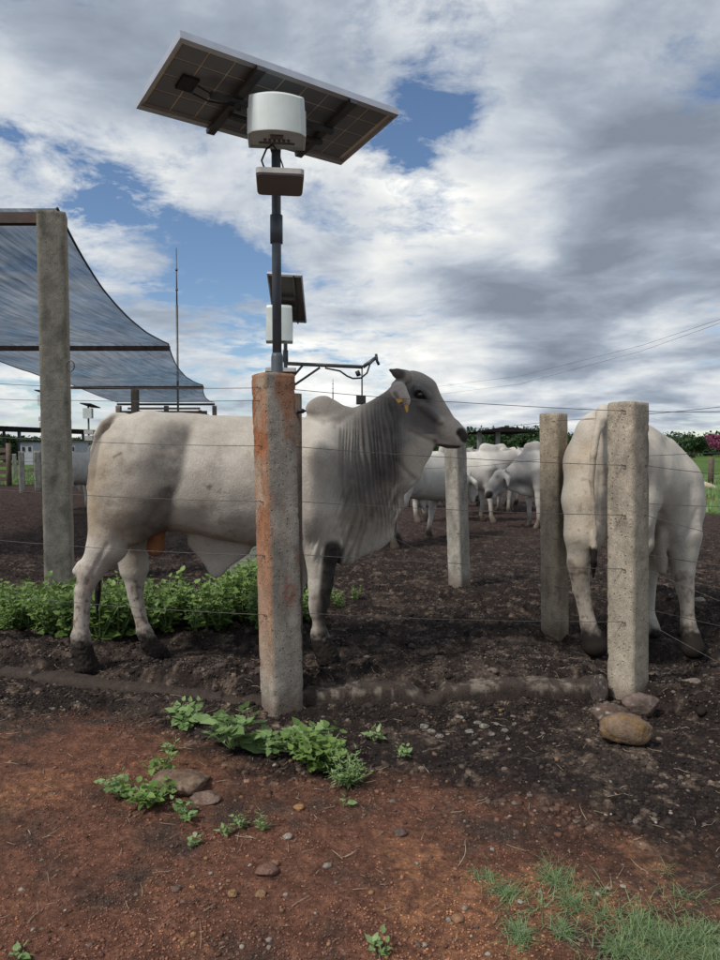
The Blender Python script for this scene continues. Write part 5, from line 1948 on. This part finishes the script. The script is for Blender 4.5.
rock('stone', 700, 600, (.13, .10, .06), 37, [(.30, .26, .22), (.22, .19, .16), (.12, .09, .07)], 'pale stone in the dark yard at the right edge', None, .4, 'stone')
rock('stone', 695, 692, (.12, .08, .05), 38, [(.22, .18, .15), (.16, .13, .11), (.10, .07, .05)], 'greyish flat stone right of the clean concrete post', None, .4, 'stone')

# crumbling white lime lumps below the kerb
r_ = np.random.default_rng(40)
for k in range(16):
    px, py = [(432, 731), (440, 736), (424, 727), (448, 733), (478, 721), (485, 727), (492, 733), (497, 722), (505, 730), (470, 733), (480, 737), (508, 738), (460, 716), (566, 700), (489, 741), (515, 722)][k]
    s = r_.uniform(.012, .036)
    rock('lime_lump', px, py, (s * 1.5, s, s * .8), 50 + k, [(.26, .24, .21), (.14, .12, .10), (.07, .055, .045)], 'small whitish lump of broken lime on the dark soil below the kerb', 'lime lumps below the kerb', .3, 'lump')


# ================================================================== clods, pebbles, straw: countless
def scatter(name, N, where, size, colfn, seed, sub, mat, label, cat, flat=.65, sink=.25):
    r_ = np.random.default_rng(seed)
    V0, F0 = sub
    XY = where(r_, N)
    N = len(XY)
    s = size(r_, XY)
    var = []
    for q in range(8):
        v = V0 * (1 + .75 * fbm(V0[:, 0] * 1.9 + q * 7, V0[:, 1] * 1.3, V0[:, 2] * 1.3 + seed, o=2))[:, None]
        var.append(v * r_.uniform(.7, 1.25, 3))
    var = np.array(var)
    base = var[r_.integers(0, 8, N)]
    a = r_.uniform(0, 2 * np.pi, N)
    c_, s_ = np.cos(a)[:, None], np.sin(a)[:, None]
    X = base[..., 0] * c_ - base[..., 1] * s_
    Y = base[..., 0] * s_ + base[..., 1] * c_
    Z = base[..., 2] * flat
    g = G(XY[:, 0], XY[:, 1])
    V = np.stack([X * s[:, None] + XY[:, 0:1], Y * s[:, None] + XY[:, 1:2], Z * s[:, None] + (g + s * flat * (1 - 2 * sink) * .6)[:, None]], -1)
    F = F0[None] + (np.arange(N) * len(V0))[:, None, None]
    C_ = np.repeat(colfn(r_, XY), len(V0), 0)
    o = mk(name, V.reshape(-1, 3), F.reshape(-1, F0.shape[1]), mat, None, True, C_, kind='stuff')
    return tag(o, label, cat)


def fan(r_, N, y0, y1, test=None, spread=.62):
    u = r_.uniform(0, 1, N)
    y = (y0 ** -1 + u * (y1 ** -1 - y0 ** -1)) ** -1
    x = r_.uniform(-spread, spread, N) * y
    XY = np.c_[x, y]
    if test is not None:
        XY = XY[test(r_, XY)]
    return XY


def in_dark(r_, XY):
    d = dark_soil(XY[:, 0], XY[:, 1])
    k = fbm(XY[:, 0] * 3, XY[:, 1] * 3, 30, o=3)
    return (r_.uniform(0, 1, len(XY)) < d * (.30 + .9 * sstep(-.2, .4, k))) & (XY[:, 1] < 14)


def clod_col(r_, XY):
    base = soil_colour(XY[:, 0], XY[:, 1])
    k = r_.uniform(.5, 1.7, (len(XY), 1))
    pale = (r_.uniform(0, 1, (len(XY), 1)) < .03 + .07 * (XY[:, 1:2] > fline(XY[:, 0])[:, None]))
    return np.where(pale, np.array([.14, .115, .095]), base * k)


scatter('soil_clods', 17000, lambda r, n: fan(r, n, 2.3, 9.5, in_dark), lambda r, XY: r.uniform(.004, .014, len(XY)) * (1 + 1.2 * (r.uniform(0, 1, len(XY)) > .95) * (XY[:, 1] > fline(XY[:, 0]) - .2)),
        clod_col, 61, ICO2, M_clod, 'dark clods of trampled manure and soil covering the yard', 'clods', .65, .6)
scatter('soil_crumbs', 30000, lambda r, n: fan(r, n, 1.5, 4.6, lambda r2, q: r2.uniform(0, 1, len(q)) < .25 + 1.1 * sstep(-.3, .4, fbm(q[:, 0] * 2.5, q[:, 1] * 2.5, 41, o=3))), lambda r, XY: r.uniform(.0014, .0046, len(XY)) * (1 + .8 * (r.uniform(0, 1, len(XY)) > .97)),
        lambda r, XY: soil_colour(XY[:, 0], XY[:, 1]) * r.uniform(.5, 2.2, (len(XY), 1)), 62, ICO1, M_clod, 'loose crumbs of reddish earth in the foreground', 'soil crumbs', .7, .2)


scatter('yard_crumbs', 42000, lambda r, n: fan(r, n, 3.2, 9.5, in_dark), lambda r, XY: r.uniform(.003, .009, len(XY)) * (XY[:, 1] / 5) ** .5,
        clod_col, 64, ICO1, M_clod, 'fine loose crumbs of dark manure over the trampled yard', 'soil crumbs', .8, .35)


def peb_col(r_, XY):
    pal = np.array([(.26, .22, .18), (.22, .12, .07), (.28, .16, .08), (.16, .11, .09), (.32, .28, .24), (.13, .06, .045)])
    return pal[r_.integers(0, 6, len(XY))] * r_.uniform(.7, 1.1, (len(XY), 1))


scatter('pebbles', 400, lambda r, n: fan(r, n, 1.6, 4.2), lambda r, XY: r.uniform(.003, .0085, len(XY)) * (1 + (r.uniform(0, 1, len(XY)) > .96)),
        peb_col, 63, ICO2, M_rock, 'small pale and orange pebbles scattered over the bare earth', 'pebbles', .7, .15)

# dry straws and twigs
m = MB()
for k in range(420):
    y = rng.uniform(1.75, 4.5)
    x = rng.uniform(-.58, .58) * y
    a = rng.uniform(0, math.pi)
    l = rng.uniform(.015, .07) * (2.0 if k % 37 == 0 else 1)
    t = np.linspace(-.5, .5, 4)
    bend = rng.uniform(-.25, .25)
    X = x + l * (t * math.cos(a) - bend * t ** 2 * math.sin(a))
    Y = y + l * (t * math.sin(a) + bend * t ** 2 * math.cos(a))
    Z = G(X, Y) + .004 + .004 * rng.random()
    m.tube(np.c_[X, Y, Z], rng.uniform(.0006, .0014), 4)
tag(m.build('dry_straw', M_straw, None, True, kind='stuff'), 'bits of dry straw and thin twigs lying on the soil', 'straw')
for k, (px, py, l, a, lab) in enumerate([(458, 866, .11, 1.15, 'thin pale dry stalk standing out of the red soil near the grass'), (345, 858, .09, .9, 'short curved dry twig in the middle foreground'), (160, 752, .16, .1, 'dry grey twig lying across the dark soil at left')]):
    p = Gp(px, py)
    t = np.linspace(0, 1, 8)
    P = np.c_[p[0] + l * t * math.cos(a) + .01 * np.sin(t * 5), p[1] + l * t * math.sin(a) * .6, p[2] + .004 + .05 * l / .1 * t * (k == 0) + .01 * np.sin(t * 3)]
    tag(MB().tube(P, np.linspace(.002, .0007, 8), 5).build('dry_twig', M_straw, None, True), lab, 'twig')


# ================================================================== plants
def leaf(l, w, droop, fold=.25, n=6):
    """one blade in its own frame, pointing along +x; returns V (2 rows of edge + midrib), F"""
    t = np.linspace(0, 1, n)
    wd = w * np.sin(np.pi * t ** .75) ** .9 * (1 - .15 * t)
    z = -droop * l * t ** 2 + .06 * l * np.sin(t * 9)
    mid = np.c_[l * t, np.zeros(n), z]
    a = np.c_[l * t, wd, z + fold * wd + .04 * l * np.sin(t * 13)]
    b = np.c_[l * t, -wd, z + fold * wd - .04 * l * np.sin(t * 11)]
    V = np.concatenate([a, mid, b])
    F = []
    for i in range(n - 1):
        F += [[i, i + 1, n + i + 1, n + i], [n + i, n + i + 1, 2 * n + i + 1, 2 * n + i]]
    return V, np.array(F)


def rot_to(direction, roll=0.0):
    d = np.asarray(direction, float)
    d = d / np.linalg.norm(d)
    up = np.array([0, 0, 1.0])
    s = np.cross(up, d)
    if np.linalg.norm(s) < 1e-3:
        s = np.array([0, 1.0, 0])
    s /= np.linalg.norm(s)
    u = np.cross(d, s)
    c, q = math.cos(roll), math.sin(roll)
    s2 = s * c + u * q
    u2 = np.cross(d, s2)
    return np.stack([d, s2, u2], 1)


def weed(r_, height, nstem, leaf_l, leaf_w, lean=.35, per=9, lie=None, up=.0):
    """returns (leaf MB, stem MB, leaf colours)"""
    ml, mst, C_ = MB(), MB(), []
    for s in range(nstem):
        a = r_.uniform(0, 2 * math.pi) if lie is None else lie + r_.uniform(-.35, .35)
        ln = r_.uniform(.2, 1) * lean if lie is None else r_.uniform(.85, 1.15)
        hh = height * r_.uniform(.65, 1.1)
        d = np.array([math.cos(a) * ln, math.sin(a) * ln, 1.0 if lie is None else r_.uniform(.10, .35)])
        d /= np.linalg.norm(d)
        t = np.linspace(0, 1, 6)
        P = np.outer(t * hh, d) + np.c_[np.zeros(6), np.zeros(6), (-.12 * hh * t ** 2 if lie is None else -.10 * hh * t ** 2 + .02)]
        mst.tube(P, np.linspace(.0035, .0014, 6) * (height / .25 + .4), 5)
        for q in range(per):
            f = (q + 1) / per
            p = np.array([np.interp(f, t, P[:, i]) for i in range(3)])
            b = q * 2.4 + r_.uniform(-.5, .5)
            el = r_.uniform(.05, .7) + (.5 if f > .9 else 0) + up
            dr = np.array([math.cos(b) * math.cos(el), math.sin(b) * math.cos(el), math.sin(el)])
            sc = r_.uniform(.6, 1.15) * (1.1 - .45 * f)
            pet = leaf_l * .35 * sc
            mst.tube([p, p + dr * pet], .0012, 4, cap=False)
            V, F = leaf(leaf_l * sc, leaf_w * sc, r_.uniform(.1, .5))
            V = V @ rot_to(dr, r_.uniform(-.6, .6)).T + p + dr * pet
            ml.add(V, F)
            C_.append(np.full((len(V), 3), np.clip(r_.uniform(.05, .75) + .25 * f, 0, 1)))
    return ml, mst, np.concatenate(C_)


def plant(name, px, py, label, seed, height, nstem, ll, lw, matl, cat='weed', group=None, **kw):
    r_ = np.random.default_rng(seed)
    p = Gp(px, py)
    th = thing(name, p, label, cat, group)
    ml, mst, C_ = weed(r_, height, nstem, ll, lw, **kw)
    V = np.concatenate(ml.V) + p
    mk('leaves', V, [np.concatenate(ml.F[4])], matl, th, True, C_, kind='stuff')
    V = np.concatenate(mst.V) + p - [0, 0, .006]
    mk('stem', V, [np.concatenate(f) for f in mst.F.values() if f], M_stem, th, True, None)


plant('broadleaf_weed', 186, 724, 'small pale-leaved weed on the dark soil left of the rusty post', 71, .12, 10, .070, .025, M_leaf2, lean=1.6, per=7)
plant('broadleaf_weed', 232, 752, 'uprooted weed with the largest drooping leaves, left end of the weed heap', 72, .17, 8, .12, .038, M_leaf2, lean=.9, per=6)
plant('broadleaf_weed', 252, 752, 'wilted weed with bare stems lying to the right below the rusty post', 73, .36, 16, .07, .022, M_leaf2, lie=-.10, per=8)
plant('broadleaf_weed', 318, 768, 'bright green bushy weed at the right end of the weed heap', 74, .20, 20, .062, .026, M_leaf, lean=1.1, per=10)
plant('feathery_weed', 345, 785, 'pale feathery narrow-leaved weed beside the bright bushy weed', 75, .15, 16, .040, .005, M_leaf2, lean=1.2, per=16)
plant('broadleaf_weed', 343, 806, 'tiny two-leaved sprout below the feathery weed', 76, .05, 2, .045, .014, M_leaf2, lean=.6, per=3)
plant('broadleaf_weed', 150, 805, 'leafy weed creeping around the flat brown stone', 77, .15, 12, .050, .020, M_leaf, lean=1.7, per=8)
plant('broadleaf_weed', 120, 797, 'thin pale sprig at the left tip of the creeping weeds', 78, .12, 6, .044, .015, M_leaf2, lean=1.5, per=6)
plant('broadleaf_weed', 163, 775, 'small sprout just above the flat brown stone', 79, .12, 7, .040, .015, M_leaf, lean=1.3, per=6)
plant('broadleaf_weed', 167, 752, 'tiny grey-green sprig between the pale-leaved weed and the flat stone', 80, .07, 4, .035, .012, M_leaf2, lean=1.5, per=5)
plant('broadleaf_weed', 184, 823, 'low sprig right below the flat brown stone', 81, .08, 7, .04, .015, M_leaf2, lean=1.7, per=5)
plant('seedling', 222, 836, 'left one of two small grey-green seedlings on bare earth', 82, .05, 3, .03, .007, M_leaf2, lean=.9, per=6)
plant('seedling', 240, 829, 'middle seedling, between two grey-green ones on bare earth', 83, .05, 3, .03, .009, M_leaf2, lean=1.1, per=6)
plant('seedling', 262, 832, 'feathery seedling nearest the weed heap on bare earth', 84, .06, 4, .025, .004, M_leaf2, lean=.7, per=10)
plant('seedling', 192, 846, 'tiny curled seedling under the flat stone', 85, .03, 3, .025, .009, M_leaf2, lean=1.2, per=4)
plant('seedling', 374, 741, 'low rosette weed beside the pale dirt right of the rusty post', 86, .05, 5, .045, .013, M_leaf2, lean=2, per=4)
plant('seedling', 404, 757, 'small light green sprout on the dark soil right of the weed heap', 87, .07, 5, .032, .010, M_leaf2, lean=1.1, per=5)
plant('seedling', 379, 957, 'little sprout cut by the bottom edge of the picture', 88, .05, 4, .035, .012, M_leaf2, lean=.8, per=4)
plant('broadleaf_weed', 20, 958, 'small bright sprout in the bottom left corner', 89, .03, 3, .03, .010, M_leaf2, lean=.8, per=4)

# weed bed behind the large bull
r_ = np.random.default_rng(90)
tmpl = []
for q in range(9):
    ml, mst, C_ = weed(np.random.default_rng(200 + q), .30, 6, .062, .027, lean=.6, per=12)
    tmpl.append((np.concatenate(ml.V), np.concatenate(ml.F[4]), C_, np.concatenate(mst.V), [np.concatenate(f) for f in mst.F.values() if f]))
LV, LF, LC, SV, SF = [], [], [], [], []
nl = ns_ = 0
cntp = 0
while cntp < 330:
    x = r_.uniform(-3.2, -.02)
    y = r_.uniform(4.72, 6.3)
    pxx, pyy = project(np.array([x, y, 0.0]))
    hscale = float(np.interp(pxx, [-30, 40, 120, 200, 260, 320, 372], [.80, 1.0, 1.0, 1.0, 1.2, .55, .30]))
    front = np.interp(pxx, [-30, 30, 60, 120, 200, 262, 300, 330, 375], [635, 640, 652, 642, 628, 632, 634, 612, 606])
    back = np.interp(pxx, [-30, 100, 200, 262, 300, 375], [610, 618, 612, 595, 600, 598])
    front = front + 9 * float(pn(pxx * .045, 3.3)) * 2 + (14 if r_.random() < .04 else 0)
    if pxx > 298 and r_.random() < .62:
        continue
    if not (back < pyy < front):
        continue
    if 60 < 0:
        break
    g = float(G(x, y))
    V0, F0, C0, V1, F1 = tmpl[r_.integers(0, 9)]
    s = hscale * r_.uniform(.5, 1.2) * (1 + .5 * float(pn(x * 2.4, y * 2.4, 3.0)))
    A = rotz(r_.uniform(0, 6.28)) * s
    LV.append(V0 @ A.T + [x, y, g])
    LF.append(F0 + nl)
    LC.append(np.clip(C0 + r_.uniform(-.15, .2), 0, 1))
    nl += len(V0)
    SV.append(V1 @ A.T + [x, y, g - .01])
    SF.append([f + ns_ for f in F1])
    ns_ += len(V1)
    cntp += 1
o = mk('weed_bed', np.concatenate(LV), [np.concatenate(LF)], M_leaf, None, True, np.concatenate(LC), kind='stuff')
tag(o, 'thick bed of bright green leafy weeds behind the legs of the large bull', 'weeds')
fs = {}
for s in SF:
    for f in s:
        fs.setdefault(f.shape[1], []).append(f)
mk('weed_stems', np.concatenate(SV), [np.concatenate(f) for f in fs.values()], M_stem, o, True, kind='stuff')

# grass in the lower right corner
def grass_patch(name, spots, label, seed, blades=230):
    r_ = np.random.default_rng(seed)
    V, F, C_ = [], [], []
    n = 0
    for (px, py, rx, ry, dens) in spots:
        p = Gp(px, py)
        for k in range(int(blades * dens * .62)):
            a = r_.uniform(0, 2 * np.pi)
            q = abs(r_.normal(0, .85))
            x, y = p[0] + rx * q * math.cos(a), p[1] + ry * q * math.sin(a)
            z = float(p[2]) if dens < 0 else None
            l = r_.uniform(.02, .075)
            b = r_.uniform(0, 2 * np.pi)
            el = r_.uniform(.05, .95)
            w = r_.uniform(.0006, .0013)
            d = np.array([math.cos(b), math.sin(b), 0])
            sd_ = np.array([-math.sin(b), math.cos(b), 0]) * w
            t = np.array([0, .4, .75, 1.0])
            P = np.array([[x, y, 0]]) + np.outer(t * l * math.cos(el), d) + np.c_[np.zeros(4), np.zeros(4), l * (t * math.sin(el) - .35 * t ** 2 * math.cos(el))]
            V.append(np.stack([P - sd_ * np.array([1, .9, .6, .1])[:, None], P + sd_ * np.array([1, .9, .6, .1])[:, None]], 1).reshape(-1, 3))
            F.append(np.array([[0, 1, 3, 2], [2, 3, 5, 4], [4, 5, 7, 6]]) + n)
            C_.append(np.full((8, 3), r_.uniform(0, 1)))
            n += 8
    V = np.concatenate(V)
    root = V.reshape(-1, 8, 3)[:, 0]
    z = G(root[:, 0], root[:, 1]) + .002
    V[:, 2] += np.repeat(z, 8)
    o = mk(name, V, np.concatenate(F), M_grass, None, True, np.concatenate(C_), kind='stuff')
    return tag(o, label, 'grass')


grass_patch('grass_patch', [(505, 893, .035, .06, 1.6), (555, 880, .045, .07, 2.0), (572, 905, .035, .05, 1.0), (598, 893, .05, .04, .5), (520, 935, .03, .05, 1.8), (563, 932, .03, .04, 1.0), (540, 905, .06, .05, .4), (485, 875, .03, .04, .5), (665, 870, .03, .04, .2)],
            'separate tufts of fine bluish-green grass on red soil at lower right', 95)
grass_patch('grass_patch', [(640, 925, .06, .06, 2.4), (665, 945, .08, .06, 3.5), (700, 940, .08, .05, 3.0), (620, 950, .05, .05, 2.0), (650, 970, .10, .06, 4.0), (715, 965, .08, .05, 3.5), (600, 915, .05, .05, .7), (690, 900, .08, .05, .6), (740, 945, .1, .06, 2.5), (780, 965, .12, .08, 3.0)],
            'dense mat of fine green grass in the bottom right corner', 96)

# pasture grass at the right and far left
m = MB()
r_ = np.random.default_rng(97)
V, F, C_ = [], [], []
n = 0
for k in range(9000):
    if k % 3:
        y = r_.uniform(14.4, 34)
        x = r_.uniform(.43, .62) * y
        if abs(y - 18.0) < .9:
            continue
    else:
        y = r_.uniform(26, 40)
        x = -r_.uniform(.44, .56) * y
    a = r_.uniform(0, np.pi)
    h_ = r_.uniform(.06, .20)
    d = np.array([math.cos(a), math.sin(a), 0]) * .05
    p = np.array([x, y, 0])
    V += [p - d, p + d, p + d * .3 + [r_.uniform(-.05, .05), 0, h_]]
    F.append([n, n + 1, n + 2])
    C_ += [[.3 + .6 * r_.random()] * 3] * 3
    n += 3
tag(mk('pasture_grass', np.array(V), np.array(F), M_leaf2, None, False, np.array(C_), kind='stuff'), 'short green pasture grass beyond the dark yard', 'grass')

# concrete block behind the bull, between its belly and the rusty post
m = MB()
c = Gp(246, 592)
c = on_plane(246, 585)
m.box([c[0], c[1], .17], [.30, .16, .48], rotz(.2))
o = m.build('concrete_block', M_rock, None)
o.data.materials[0] = plain('block_concrete', (.30, .29, .27), .9, 0, 20, .2, bump=.4)
bevel(o, .012)
tag(o, 'grey concrete block standing in the weeds behind the belly of the large bull', 'block')
